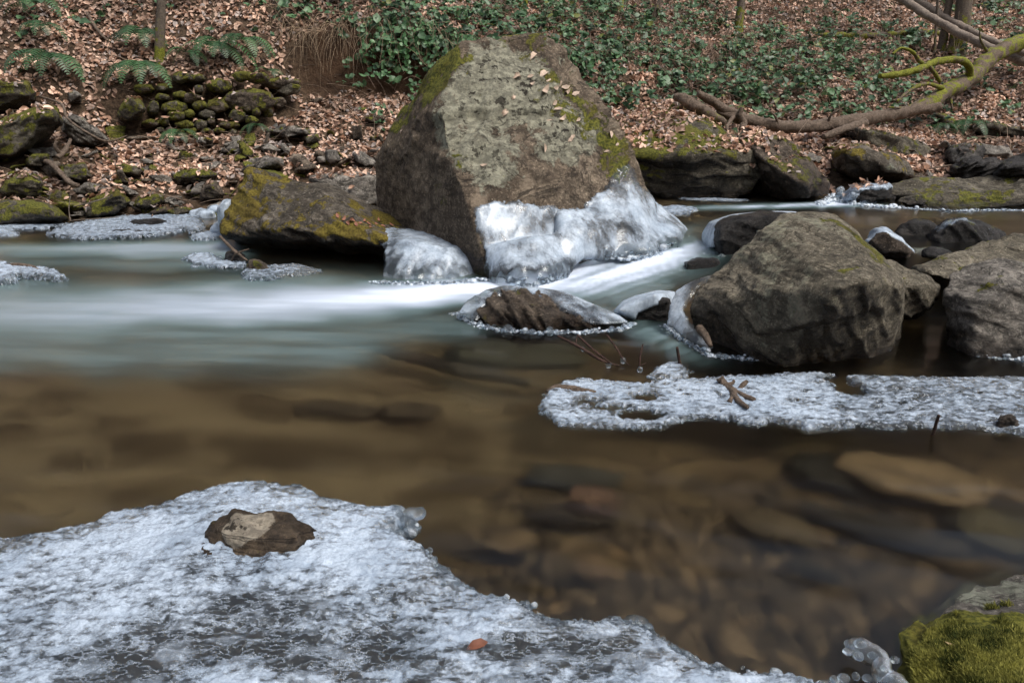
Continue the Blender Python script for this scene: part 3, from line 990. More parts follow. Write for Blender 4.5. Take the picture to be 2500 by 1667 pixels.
rock('boulder', 'round golden mossy boulder with leaves on its crown, on the far right bank', 'boulder', [
    outline_hull([(2027, 375), (2045, 356), (2111, 352), (2182, 375), (2214, 396), (2232, 430), (2200, 450), (2085, 450), (2045, 420)], 6.55, .6)],
    'gold', voxel=0.016, amp=0.02, size=0.7, rot=0.6, moss=0.0, up=0.1, lichen=-0.1, seed=43.0, mpaint=[(2040, 380, 6.4, .25, .6), (2090, 430, 6.4, .2, .2)], base=0.05)
rock('boulder', 'flat-topped leaf-strewn block behind the round golden boulder', 'boulder', [
    outline_hull([(2089, 313), (2164, 318), (2246, 343), (2273, 361), (2270, 402), (2180, 395), (2093, 350)], 7.1, .6)],
    'mossy', voxel=0.018, amp=0.025, size=0.7, rot=0.3, moss=-0.1, up=0.4, seed=44.0, base=0.2)
rock('rock', 'dark squarish rock with leaves on top, left of the striped icy rocks', 'rock', [
    outline_hull([(2307, 372), (2325, 354), (2395, 350), (2408, 368), (2400, 400), (2315, 402)], 6.9, .4)], 'black', voxel=0.018, amp=0.025, size=0.4, moss=-0.2, up=0.5, seed=45.0, base=0.15)
rock('rock', 'striped layered rock glazed with ice above the long ledge', 'rock', [
    outline_hull([(2320, 415), (2350, 390), (2420, 386), (2470, 400), (2460, 440), (2340, 440)], 6.5, .4)], 'black', voxel=0.016, amp=0.035, size=0.5, rot=-0.35, strata=2.0, moss=-0.6, wet=0.6, seed=46.0, base=0.1)
rock('rock', 'icy grey rock at the right edge above the long ledge', 'rock', [
    outline_hull([(2415, 432), (2445, 404), (2480, 383), (2560, 378), (2600, 440), (2430, 445)], 6.3, .4)], 'black', voxel=0.016, amp=0.03, size=0.5, rot=-0.35, strata=1.8, moss=-0.6, wet=0.5, lichen=-.3, seed=47.0, base=0.1)
rock('layered_rock', 'long layered mossy rock ledge along the upper pool, reaching the right edge', 'rock ledge', [
    pp([(2150, 458, 6.0), (2228, 438, 6.2), (2361, 434, 6.25), (2560, 436, 6.25), (2760, 440, 6.2), (2760, 470, 5.9), (2560, 462, 5.85), (2336, 470, 5.85), (2200, 476, 5.85), (2160, 484, 5.9), (2300, 450, 7.0), (2700, 450, 7.0), (2180, 500, 5.95), (2500, 500, 6.1), (2740, 500, 6.1)]),
    pp([(2190, 480, 5.7), (2330, 468, 5.7), (2450, 462, 5.7), (2500, 470, 5.6), (2760, 480, 5.55), (2760, 500, 5.6), (2400, 505, 5.55), (2336, 514, 5.5), (2214, 500, 5.6), (2185, 492, 5.7), (2350, 500, 6.3), (2700, 500, 6.3)])],
    'mossy', voxel=0.016, amp=0.04, size=0.9, rot=-0.05, strata=1.8, moss=-0.05, up=0.2, lichen=-0.4, seed=48.0, wetz=0.16, keep='ledge', mpaint=[(2300, 490, 5.6, .3, .4), (2500, 490, 5.8, .3, -.5)])
rock('wet_rock', 'black dripping rock under a white ice crust at the left end of the long ledge', 'rock', [
    outline_hull([(2050, 490), (2075, 458), (2110, 450), (2170, 452), (2185, 480), (2175, 500), (2100, 498)], 5.9, .35)], 'black', voxel=0.014, amp=0.025, size=0.4, rot=0.1, wet=0.9, moss=-0.8, seed=49.0, keep='fall', base=0)
rock('boulder', 'dark flat-topped boulder under leaves at the right edge above the bank', 'boulder', [
    outline_hull([(2355, 312), (2414, 294), (2520, 318), (2640, 340), (2620, 380), (2500, 368), (2411, 348)], 7.9, .6)], 'mossy', voxel=0.02, amp=0.03, size=0.7, moss=-0.3, up=0.5, seed=50.0, base=0.4)
rock('flat_rock', 'tilted mossy slab under the fallen trunk near the right bank', 'slab', [
    outline_hull([(2279, 278), (2300, 276), (2339, 300), (2335, 312), (2295, 300)], 7.9, .3)], 'mossy', voxel=0.018, amp=0.015, size=0.3, moss=0.1, seed=51.0, base=None)

# --- left bank: outlines read off the photograph, each set on the bank where its foot meets the ground
BANK = [
 ('boulder', 'layered mossy block at the left edge, above the long tilted slab', 'boulder', 'mossy', [(-60, 200), (0, 193), (69, 200), (88, 232), (77, 266), (-60, 290)], .7, .25, 0, 1.3),
 ('boulder', 'long tilted mossy slab rising to the right at the left edge', 'boulder', 'mossy', [(-60, 320), (0, 292), (120, 258), (140, 268), (149, 300), (115, 340), (30, 392), (-60, 400)], .6, .30, -0.45, 1.5),
 ('flat_rock', 'bare dark grey leaning slab right of the long tilted mossy slab', 'slab', 'grey', [(153, 290), (170, 280), (203, 284), (264, 341), (245, 360), (184, 358), (155, 315)], .35, -.6, 0.6, 1.0),
 ('rock', 'long low mossy rock at the left edge on the waterline', 'rock', 'mossy', [(-60, 500), (10, 490), (70, 490), (138, 508), (168, 534), (150, 548), (-60, 552)], .5, .25, 0.1, 1.0),
 ('rock', 'dome-shaped mossy rock at the left edge above the waterline rock', 'rock', 'mossy', [(0, 470), (12, 445), (46, 424), (85, 425), (107, 445), (100, 480), (40, 490)], .4, .35, 0, .8),
 ('rock', 'mossy rock with a pointed right corner standing at the water left of the ice shelf', 'rock', 'mossy', [(197, 510), (210, 490), (291, 462), (318, 492), (276, 526), (207, 534)], .4, .3, -.3, 1.0),
 ('rock', 'rounded mossy rock right of the pointed mossy rock by the water', 'rock', 'mossy', [(325, 500), (340, 480), (398, 474), (402, 492), (367, 512), (335, 512)], .3, .15, 0, .8),
 ('stone', 'small mossy stone wedged above the waterline, left of the flat grey slab', 'stone', 'mossy', [(113, 490), (138, 463), (168, 467), (174, 490), (150, 506), (120, 505)], .25, .25, 0, .8),
 ('flat_rock', 'flat grey slab scattered with leaves above the pointed mossy rock', 'slab', 'grey', [(170, 466), (214, 448), (266, 455), (262, 468), (200, 480)], .3, -.5, 0.1, 1.2),
 ('flat_rock', 'thin dark grey slab sloping down to the right beside the flat grey slab', 'slab', 'grey', [(268, 448), (306, 452), (338, 476), (320, 480), (285, 466)], .25, -.6, .5, 1.2),
 ('rock', 'squarish mossy rock under the broken branch on the left bank', 'rock', 'mossy', [(135, 415), (150, 402), (207, 398), (226, 432), (199, 448), (160, 440)], .3, .15, 0, .9),
 ('rock', 'greenest low rock above the narrow upright mossy stone', 'rock', 'mossy', [(283, 406), (300, 400), (350, 413), (346, 430), (310, 432), (290, 420)], .25, .3, 0, .9),
 ('stone', 'narrow upright mossy stone amid the left bank stones', 'stone', 'gold', [(283, 412), (298, 412), (316, 448), (300, 452), (286, 440)], .15, .2, .5, .8),
 ('rock', 'long bright mossy hump in the middle of the left bank stones', 'rock', 'mossy', [(419, 430), (450, 416), (505, 412), (530, 426), (515, 445), (432, 455)], .3, .4, 0, .8),
 ('rock', 'triangular brown rock left of the tilted mossy slab boulder', 'rock', 'brown', [(482, 482), (498, 450), (528, 440), (549, 476), (530, 492), (490, 494)], .25, -.3, .4, .9),
 ('stone', 'pale broken stone beside the triangular brown rock', 'stone', 'grey', [(462, 470), (480, 448), (500, 444), (492, 474), (468, 484)], .2, -.5, .4, .9),
 ('rock', 'smooth rounded grey rock above the tilted mossy slab boulder', 'rock', 'grey', [(617, 402), (628, 388), (651, 383), (690, 387), (695, 405), (660, 420), (625, 416)], .25, -.4, 0, .5),
 ('stone', 'square mossy stone in the leaves just below the dry stone wall', 'stone', 'gold', [(485, 340), (505, 334), (522, 342), (518, 362), (490, 360)], .18, .1, 0, .8),
 ('stone', 'slim leaning stone furred with bright moss below the right end of the wall', 'stone', 'mossy', [(582, 350), (594, 346), (620, 374), (616, 390), (600, 388), (586, 368)], .15, .5, .6, .6),
 ('flat_rock', 'broad flat leaf-covered slab below the hanging roots', 'slab', 'grey', [(650, 318), (680, 304), (755, 312), (764, 330), (704, 338), (655, 335)], .4, -.2, 0.05, 1.2),
 ('flat_rock', 'dark slate slab pointing right, below the slim bright mossy stone', 'slab', 'grey', [(527, 368), (572, 350), (583, 360), (575, 370), (545, 376)], .25, -.6, -.3, 1.2),
 ('stone', 'angular grey stone left of the smooth rounded grey rock', 'stone', 'grey', [(637, 362), (656, 349), (690, 366), (680, 382), (650, 380)], .22, -.5, .4, 1.0),
 ('flat_rock', 'pale upright slab standing in leaves left of the largest boulder', 'slab', 'grey', [(793, 364), (822, 368), (834, 392), (806, 408), (798, 390)], .15, -.8, .8, .8),
 ('flat_rock', 'pale tilted slab nearest to the left flank of the largest boulder', 'slab', 'grey', [(860, 374), (884, 371), (918, 394), (915, 408), (890, 410), (866, 390)], .25, -.7, .5, 1.2),
 ('stone', 'brown split stone between the tilted slab boulder and the pale upright slab', 'stone', 'brown', [(718, 414), (768, 398), (776, 410), (745, 430), (722, 428)], .25, -.4, -.3, 1.2),
 ('stone', 'grey chip leaning on the pale upright slab', 'stone', 'grey', [(772, 382), (794, 380), (798, 398), (780, 402)], .15, -.6, .3, 1.0),
 ('boulder', 'flat pale boulder with an icy rim filling the gap between the two large boulders', 'boulder', 'grey', [(752, 430), (800, 424), (873, 418), (930, 422), (940, 500), (880, 520), (800, 480), (755, 440)], .5, -.5, .1, 1.0),
 ('stone', 'upright brown stone in the leaves under the brambles', 'stone', 'brown', [(860, 308), (883, 305), (886, 342), (862, 346)], .15, -.3, .2, .8),
 ('stone', 'low mossy stone touching the left shoulder of the largest boulder', 'stone', 'mossy', [(902, 334), (930, 328), (938, 346), (905, 350)], .15, .1, 0, .8),
 ('stone', 'leaf-crowned flat stone high beside the largest boulder', 'stone', 'brown', [(889, 288), (924, 275), (940, 290), (915, 303), (895, 300)], .2, -.1, 0, 1.2),
 ('stone', 'dark stone poking from the leaves right of the hanging roots', 'stone', 'brown', [(749, 247), (787, 237), (792, 246), (770, 254)], .2, -.3, -.2, 1.2),
 ('stone', 'upright grey block beside the fern on the left slope', 'stone', 'grey', [(165, 228), (180, 218), (200, 232), (198, 256), (168, 254)], .2, -.5, .2, .8),
 ('stone', 'mossy stone under the brambles with a dark hollow beside it', 'stone', 'mossy', [(746, 336), (775, 328), (782, 344), (765, 356), (748, 350)], .2, 0, 0, .9),
 ('stone', 'narrow grey slab leaning below the broad leaf-covered slab', 'stone', 'grey', [(680, 352), (694, 350), (712, 372), (704, 380), (688, 368)], .15, -.4, .7, 1.0),
 ('rock', 'mossy cushion-like rock left of the broken branch', 'rock', 'mossy', [(60, 390), (75, 376), (118, 376), (122, 398), (100, 412), (66, 406)], .3, .3, 0, .8),
 ('stone', 'dark wet stone at the foot of the rounded mossy rock', 'stone', 'brown', [(362, 520), (385, 508), (405, 504), (410, 520), (380, 530)], .2, -.2, 0, .9),
 ('stone', 'low moss-dappled stone on the shore right of the rounded mossy rock', 'stone', 'mossy', [(412, 516), (430, 505), (470, 508), (476, 524), (420, 530)], .22, .1, 0, .9),
]
for name, label, cat, mat, poly, dep, moss, rot, strata in BANK:
    pa = np.array(poly, float)
    foot = pa[pa[:, 1] > pa[:, 1].max() - 14].mean(0)
    h = ground_hit(foot[0], pa[:, 1].max() - 2)
    Yc = min(h[1] + dep * 0.12, 8.6)
    sc = (pa[:, 0].max() - pa[:, 0].min()) * Yc / FPX
    rock(name, label, cat, [outline_hull(poly, Yc, dep)], mat, voxel=0.012 if sc < .5 else .016, amp=0.055 * min(sc, .45), size=max(sc * .8, .15), rot=rot, strata=strata,
         moss=moss + .05, up=0.3, lichen=-0.5, base=None, smooth=1, wetz=0.03)

GREENPATCH = None

# ------------------------------------------------------------------ ice
def stamp(acc, tv, tf, C, S, R=None, **attrs):
    """copies of a template at centres C with xyz scales S"""
    n = len(C)
    V = tv[None] * S[:, None, :]
    if R is not None:
        c, s = np.cos(R)[:, None], np.sin(R)[:, None]
        V = np.stack([V[..., 0] * c - V[..., 1] * s, V[..., 0] * s + V[..., 1] * c, V[..., 2]], -1)
    V = V + C[:, None, :]
    F = tf[None] + (np.arange(n) * len(tv))[:, None, None]
    at = {k: (np.repeat(np.asarray(a), len(tv), 0) if np.ndim(a) else a) for k, a in attrs.items()}
    acc.add(V.reshape(-1, 3), F.reshape(-1, tf.shape[1]), **at)


def sheet(name, label, outline, thick, res, parent=None, holes=(), clear=None, edge_n=0.012, lace=None, seed=0.0, mound=(), group=None, z0=0.0, mat='ice', beads=0.004, edgew=0.02, cat='ice sheet', zfun=None):
    poly = np.array([G(x, y, z0)[:2] for x, y in outline])
    x0, y0 = poly.min(0) - .02
    x1, y1 = poly.max(0) + .02
    x0 = max(x0, -6)
    nx = int((x1 - x0) / res) + 1; ny = int((y1 - y0) / res) + 1
    X, Y = np.meshgrid(np.linspace(x0, x1, nx), np.linspace(y0, y1, ny))
    x = X.ravel(); y = Y.ravel()
    d = poly_sd(x, y, poly)
    q = xy3(x, y, 1.0, seed)
    d = d + edge_n * (fbm(q * 22, 3) + 0.6 * fbm(q * 70, 2))
    for (hx, hy, rx, ry) in holes:
        c = G(hx, hy, z0); cx = G(hx + rx, hy, z0)[0] - c[0]; cy = abs(G(hx, hy - ry, z0)[1] - G(hx, hy + ry, z0)[1]) / 2
        e = (np.sqrt(((x - c[0]) / cx) ** 2 + ((y - c[1]) / cy) ** 2) - 1) * min(cx, cy)
        d = np.minimum(d, e + edge_n * 1.3 * fbm(q * 30 + 7, 3))
    if lace is not None:
        d = np.minimum(d, lace(x, y, q))
    prof = np.sqrt(np.clip(d / edgew, 0, 1))
    ne = np.exp(-np.clip(d, 0, 1) / 0.03)
    b = 0.0045 * fbm(q * 26 + 3, 3) + 0.0045 * fbm(np.stack([x * 14, y * 34, q[:, 2]], -1), 3) + 0.0035 * np.abs(fbm(q * 85, 2)) + 0.007 * ne * np.abs(pn(q * 60 + 3))
    px, py = proj(np.stack([x, y, np.full_like(x, z0)], -1))
    zz = z0 - 0.012 + (thick + 0.012) * prof + b * prof
    for (mx, my, r, hgt) in mound:
        c = G(mx, my, z0)
        zz = zz + hgt * np.exp(-((x - c[0]) ** 2 + (y - c[1]) ** 2) / (r * r)) * prof
    if zfun is not None:
        zz = zz + zfun(x, y)
    keep = d > -res * 1.2
    V = np.stack([x, y, zz], -1)
    F = grid_faces(nx, ny, keep)
    cl = np.full(len(x), 0.16) + 0.42 * ne * (d > -1)
    if clear is not None:
        cl = cl + clear(px, py, q)
    V, F, cl, dd = compact(V, F, cl, d)
    a = Acc()
    a.add(V, F, clear=cl)
    if beads:
        cand = np.where((np.abs(dd) < 0.006))[0]
        nb = min(len(cand), int(len(cand) * 0.10))
        if nb:
            pick = RNG.choice(cand, nb, replace=False)
            C = V[pick].copy()
            r = beads * RNG.lognormal(0, .45, nb)
            C[:, 2] = np.maximum(C[:, 2], z0) + r * 0.3
            stamp(a, ICO2[0], ICO2[1], C, np.stack([r * 1.2, r * 1.2, r * .8], -1), clear=0.75)
    org = np.array([V[:, 0].mean(), V[:, 1].mean(), z0])
    o = a.build(name, M[mat], parent=parent, origin=org)
    if parent is None:
        tag(o, label, cat, group)
    return o


FG = [(-500, 1345), (-200, 1340), (0, 1332), (100, 1321), (232, 1296), (243, 1283), (276, 1269), (387, 1255), (470, 1227), (553, 1205), (613, 1194), (663, 1205), (763, 1216), (796, 1238), (873, 1255), (940, 1261), (989, 1269),
      (1009, 1294), (962, 1321), (1011, 1341), (1050, 1366), (1083, 1410), (1127, 1435), (1188, 1471), (1271, 1480), (1308, 1515), (1368, 1527), (1445, 1527), (1511, 1521), (1570, 1539), (1606, 1569), (1671, 1611),
      (1731, 1637), (1785, 1655), (1874, 1658), (1957, 1667), (2100, 1710), (2200, 1900), (-500, 1900)]


def fg_clear(px, py, q):
    n = fbm(np.stack([q[:, 0] * 9, q[:, 1] * 22, q[:, 2]], -1), 3)
    a = 1.0 * ss(py, 1540, 1640) * ss(px, 60, 320) * ss(px, 1750, 1000)
    b = 0.9 * np.exp(-(((px - 680) / 210) ** 2 + ((py - 1520) / 70) ** 2))
    c = 0.5 * np.exp(-(((px - 1420) / 260) ** 2 + ((py - 1630) / 40) ** 2))
    d = -0.25 * np.exp(-(((px - 900) / 160) ** 2 + ((py - 1420) / 70) ** 2))
    e = 0.22 * fbm(q * 4 + 2, 3) + .12 * fbm(q * 12, 2)
    return .34 * np.clip(a + b + c, 0, 1) * (0.9 + 1.3 * n) + d + e + .06


fgs = sheet('ice_sheet', 'broad bumpy white ice sheet across the lower left foreground, frozen round a stone', FG, 0.035, 0.0034, clear=fg_clear, seed=1.5, beads=0.0035,
      mound=[(630, 1300, .17, .020), (400, 1420, .3, .015), (900, 1420, .3, .02)], edgew=0.03)
rock('stone', 'brown stone with a pale dry cap, frozen into the near ice sheet', 'stone', [pp([(488, 1300, 1.309), (530, 1262, 1.339), (575, 1243, 1.344), (640, 1250, 1.349), (700, 1252, 1.349), (750, 1285, 1.329), (778, 1315, 1.299), (720, 1350, 1.239), (600, 1365, 1.219), (505, 1350, 1.239), (570, 1285, 1.279), (660, 1290, 1.279), (560, 1320, 1.249), (700, 1310, 1.259)])],
     'cap', voxel=0.0045, amp=0.014, size=0.2, rot=0.2, strata=1.3, moss=-.7, wet=.62, base=-0.05, seed=61.0, lichen=-1, lpaint=[(610, 1262, 1.30, .062, 3.0), (575, 1290, 1.26, .035, 2.2)], wet_shade_paint=[(610, 1266, 1.295, .07, -.7), (575, 1292, 1.26, .045, -.6)])

MID = [(1314, 991), (1335, 959), (1383, 933), (1425, 927), (1500, 934), (1569, 939), (1622, 933), (1728, 925), (1781, 920), (1861, 923), (1914, 914), (1994, 910), (2042, 920), (2000, 930), (2047, 944), (2068, 960), (2085, 950), (2063, 920), (2153, 921), (2300, 924), (2500, 925), (2700, 928),
       (2720, 1085), (2600, 1075), (2500, 1063), (2414, 1052), (2355, 1047), (2270, 1045), (2175, 1050), (2100, 1044), (1962, 1053), (1941, 1037), (1888, 1032), (1850, 1040), (1781, 1029), (1712, 1020), (1643, 1037), (1590, 1050), (1489, 1046), (1367, 1042), (1340, 1023), (1324, 1010)]


def mid_lace(x, y, q):
    px, py = proj(np.stack([x, y, np.zeros_like(x)], -1))
    w = ss(px, 1900, 2080)
    n = fbm(np.stack([q[:, 0] * 22, q[:, 1] * 40, q[:, 2]], -1), 3)
    return 0.02 + 0.05 * (n + 0.58 - 0.12 * w - 0.1 * np.exp(-((px - 1500) / 120) ** 2))


sheet('ice_sheet', 'long lacy ice shelf on the calm water in front of the right boulders', MID, 0.012, 0.0042, holes=[(1575, 973, 30, 10), (1558, 1016, 52, 13), (1440, 985, 28, 6), (2075, 955, 34, 14), (1475, 1000, 40, 6)], lace=mid_lace,
      clear=lambda px, py, q: 0.16 * ss(px, 1950, 2150) - 0.05, seed=4.5, beads=0.003, edgew=0.012)
sheet('ice_sheet', 'small domed ice patch with a stick in it, just behind the long lacy shelf', [(1580, 920), (1595, 901), (1633, 886), (1665, 890), (1688, 906), (1680, 925), (1640, 930), (1600, 929)], 0.018, 0.004, seed=6.5, beads=0.003, edgew=0.03)
sheet('ice_sheet', 'white shore ice spread round two flat black rocks on the left', [(110, 575), (160, 552), (230, 540), (300, 530), (420, 526), (490, 530), (500, 560), (470, 575), (455, 562), (430, 572), (340, 582), (200, 588)], 0.02, 0.010, seed=7.5, beads=0.008, edge_n=.03, clear=lambda a, b, c: 0.1)
sheet('ice_sheet', 'thin strip of shore ice reaching the left edge', [(-200, 552), (0, 550), (100, 546), (170, 548), (120, 560), (40, 562), (46, 576), (0, 580), (-200, 582)], 0.015, 0.012, seed=8.5, beads=0.006, edge_n=.03)
sheet('ice_sheet', 'ragged ice tongue on a snag at the left edge in midstream', [(-200, 650), (0, 648), (60, 660), (120, 663), (150, 675), (168, 685), (150, 690), (90, 684), (45, 680), (40, 694), (0, 697), (-200, 700)], 0.035, 0.006, seed=9.5, beads=0.006, edge_n=.02)
sheet('ice_sheet', 'small crusted ice patch with twigs beside the dark undercut', [(447, 635), (470, 622), (520, 624), (545, 640), (600, 640), (604, 655), (540, 658), (480, 652)], 0.02, 0.006, seed=10.5, beads=0.006, edge_n=.02)
sheet('ice_sheet', 'jagged clear ice fringe round the sunken snag under the tilted mossy boulder', [(592, 680), (600, 662), (640, 655), (700, 650), (740, 652), (784, 664), (760, 672), (700, 678), (660, 686), (610, 686)], 0.02, 0.006, seed=11.5, beads=0.007, edge_n=.02, clear=lambda a, b, c: 0.2)
sheet('ice_sheet', 'small ice patch lying on the water left of the tilted mossy boulder', [(463, 580), (500, 570), (545, 568), (560, 580), (520, 588), (475, 588)], 0.02, 0.008, seed=12.5, beads=0.006, edge_n=.02)
sheet('ice_sheet', 'small white ice patch floating by the right end of the ice skirt', [(1600, 512), (1650, 505), (1700, 512), (1706, 518), (1660, 530), (1620, 525)], 0.02, 0.010, seed=13.5, z0=.12, beads=0.008, edge_n=.02)
sheet('ice_sheet', 'thin white ice plate in the nook behind the small leaning boulder', [(2190, 628), (2300, 628), (2330, 650), (2300, 690), (2270, 664)], 0.02, 0.010, seed=14.5, z0=.05, beads=0.005, edge_n=.02)
sheet('ice_sheet', 'pale shore ice along the foot of the leaf-topped boulder', [(1640, 487), (1720, 486), (1800, 489), (1840, 492), (1800, 495), (1700, 493)], 0.015, 0.012, seed=15.5, z0=.12, beads=0.006, edge_n=.02)


def shell(src, name, poly, thick, edge_px=14, clear=None, mat='ice_smooth', noise=0.35, seed=0.0, extra=None, voxel=None, ribs=0.0, facing=-0.15, ribz=0.3, base=None, label=None, out=0.0, wide=0.0, union=False):
    """ice crust grown over a rock (plus optional extra volume) inside an outline"""
    V, N, F, o, rhs, rp, Vd = SRC[src]
    if extra:
        hs = [[np.asarray(p) for p in h] for h in extra]
        V, N, F = hull_mesh(hs + (rhs if union else []), voxel or 0.01, 20 if union else 14)
    if union or not extra:
        V = rock_surface(V, N, rp[0] * (.85 if union else 1.0), *rp[1:])
        N0 = normals(V, F)
        N = N0 if (N0 * N).sum() > 0 else -N0
    px, py = proj(V)
    d = poly_sd(px, py, poly)
    q = V + seed
    d = d + edge_px * 0.9 * fbm(q * 9, 4) + edge_px * .35 * fbm(q * 40, 2)
    view = (np.array([0, 0, H]) - V)
    view /= np.linalg.norm(view, axis=1)[:, None]
    fac = (view * N).sum(1)
    t = np.clip(d / edge_px, 0, 1) ** 0.6
    th = thick * (1.0 if not union else (.7 + .6 * ss(V[:, 2], .42, .15))) * (1 + noise * fbm(q * 3.5, 2)) * t - 0.006
    if ribs:
        low = ss(V[:, 2], ribz, 0.0)
        r = pn(np.stack([(V[:, 0] - V[:, 1] * .4) * 13, V[:, 1] * 2, V[:, 2] * 1.5], -1) + seed)
        th = th + ribs * (0.25 + r) * low * t
        th = th + ribs * .35 * low * low * t * pn(q * np.array([30, 8, 8]))
    th = th + out * ss(V[:, 2], 0.25, 0.0) * t
    V2 = V + N * th[:, None]
    keep = (d > -2) & (fac > facing) & (V2[:, 2] > -0.04)
    F2 = F[keep[F].all(1)]
    cl = np.full(len(V), 0.15) + 0.35 * (1 - t)
    if clear is not None:
        cl = cl + clear(px, py, V)
    V2, F2, cl = compact(V2, F2, cl)
    a = Acc()
    a.add(V2, F2, clear=cl)
    ob = a.build(name, M[mat], parent=o, origin=V2.mean(0))
    return ob


def rim(parent, name, line, r=0.012, z=None, n=None, spread=0.02, clear=0.55, rise=0.5):
    """knobbly frozen spray along a waterline"""
    P3 = np.array([G(x, y, 0.0 if z is None else z) for x, y in line])
    seg = np.linalg.norm(np.diff(P3, axis=0), axis=1)
    s = np.concatenate([[0], np.cumsum(seg)])
    r = r * .62
    spread = spread * .9
    n = n or int(s[-1] / r * 5.0)
    t = RNG.uniform(0, s[-1], n)
    C = np.stack([np.interp(t, s, P3[:, k]) for k in range(3)], -1)
    rr = r * RNG.lognormal(-.5, .55, n)
    C[:, 0] += RNG.normal(0, spread, n)
    C[:, 1] += RNG.normal(0, spread * .8, n)
    C[:, 2] += rr * RNG.uniform(-.3, rise * 2, n)
    a = Acc()
    dens = np.linspace(0, s[-1], max(6, int(s[-1] / (r * 2.2))))
    TP = np.stack([np.interp(dens, s, P3[:, k]) for k in range(3)], -1)
    TP += RNG.normal(0, r * .7, TP.shape) * np.array([1, 1, .15])
    tn = a.n
    add_tube(a, TP, r * 1.5 * RNG.lognormal(0, .3, len(TP)), 12, 1.0, 2.0, 4, 1.1 / r, clear=.45)
    a.V[0][:, 2] = P3[0, 2] + (a.V[0][:, 2] - P3[0, 2]) * .55
    S = np.stack([rr * RNG.uniform(.9, 1.7, n), rr * RNG.uniform(.9, 1.5, n), rr * RNG.uniform(.6, 1.3, n)], -1)
    stamp(a, ICO2[0], ICO2[1], C, S, RNG.uniform(0, 3, n), clear=RNG.uniform(clear - .5, clear + .4, n))
    a.V[-1] = a.V[-1] + (np.stack([pn(a.V[-1] * 90 + q) for q in (1, 5, 9)], -1)) * r * .5
    ob = a.build(name, M['ice_beads'], parent=parent, origin=C.mean(0))
    return ob


SK = [(1149, 501), (1206, 490), (1284, 492), (1362, 501), (1405, 516), (1466, 466), (1509, 414), (1535, 397), (1566, 453), (1631, 514), (1665, 549), (1690, 585), (1660, 610), (1600, 640), (1527, 650), (1470, 640), (1400, 680), (1300, 730), (1230, 720), (1186, 720), (1184, 614), (1154, 527)]
# skirt volume: boulder foot swollen forward plus the sweeping flare on its right
skirt = [
    pp([(1360, 520, 4.14), (1420, 530, 4.20), (1490, 500, 4.36), (1372, 640, 3.88), (1425, 622, 4.02), (1480, 618, 4.12), (1420, 565, 4.08), (1500, 560, 4.22), (1400, 600, 4.7), (1500, 600, 4.8)]),
    pp([(1186, 610, 3.84), (1188, 686, 3.74), (1250, 684, 3.72), (1290, 702, 3.62), (1372, 664, 3.82), (1436, 612, 4.08), (1400, 575, 4.10), (1300, 590, 3.86), (1230, 600, 3.80), (1350, 610, 3.9), (1400, 600, 4.6), (1250, 600, 4.6)]),
    pp([(1440, 520, 4.28), (1475, 472, 4.42), (1509, 418, 4.60), (1535, 400, 4.66), (1560, 470, 4.62), (1600, 500, 4.66), (1520, 560, 4.25), (1450, 590, 4.15), (1430, 612, 4.12), (1460, 620, 4.08), (1527, 630, 4.10), (1590, 620, 4.22), (1500, 600, 5.0), (1600, 560, 5.0)]),
    pp([(1540, 418, 4.72), (1552, 430, 4.74), (1575, 470, 4.78), (1600, 495, 4.80), (1600, 510, 4.6), (1560, 540, 4.4), (1600, 580, 5.0), (1550, 500, 5.0)]),
    pp([(1600, 492, 4.80), (1640, 524, 4.82), (1668, 551, 4.78), (1684, 586, 4.62), (1655, 606, 4.42), (1587, 619, 4.22), (1540, 560, 4.36), (1600, 540, 4.52), (1640, 560, 4.55), (1600, 580, 5.0)])]
shell('big', 'ice_skirt', SK, 0.026, 12, extra=skirt, union=True, voxel=0.012, ribs=0.045, ribz=0.16, seed=2.0, mat='ice_smooth', noise=0.5,
      clear=lambda px, py, V: 0.40 * ss(V[:, 2], 0.13, 0.02) + 0.25 * np.exp(-(((px - 1480) / 60) ** 2 + ((py - 570) / 35) ** 2)) + 0.20 * fbm(V * 6, 4) + .4 * ss(py, 500, 430) * (px > 1440) + .06, facing=-.3)
rim(big, 'ice_rim', [(1188, 683), (1230, 684), (1262, 690), (1288, 703), (1330, 684), (1372, 664), (1432, 618)], 0.011)
rim(big, 'ice_rim', [(1440, 612), (1480, 622), (1527, 632), (1560, 626), (1587, 622), (1620, 610), (1655, 606), (1690, 590)], 0.014, z=0.05, spread=.03)
CU = [(900, 545), (944, 548), (1061, 560), (1122, 580), (1150, 598), (1168, 623), (1170, 700), (1122, 720), (969, 720), (905, 720), (935, 664), (941, 603), (900, 580)]
curtain = [
    pp([(905, 556, 4.45), (944, 553, 4.55), (1061, 566, 4.5), (1122, 586, 4.35), (1148, 604, 4.2), (1160, 632, 4.05), (1161, 685, 3.9), (1100, 690, 3.78), (1000, 692, 3.78), (945, 690, 3.82), (944, 612, 4.02), (915, 580, 4.2), (1000, 590, 4.02), (1100, 610, 4.0), (1000, 620, 4.6), (1120, 640, 4.5)])]
shell('left', 'ice_curtain', CU, 0.012, 8, extra=curtain, voxel=0.009, ribs=0.035, ribz=0.22, seed=5.0, noise=0.4,
      clear=lambda px, py, V: 0.22 * ss(V[:, 2], 0.13, 0.02) + 0.18 * np.exp(-((px - 965) / 22.) ** 2) + 0.18 * fbm(V * 7, 3), facing=-.5)
rim(left, 'ice_rim', [(912, 692), (940, 691), (1000, 693), (1100, 691), (1165, 686), (1195, 686)], 0.010)
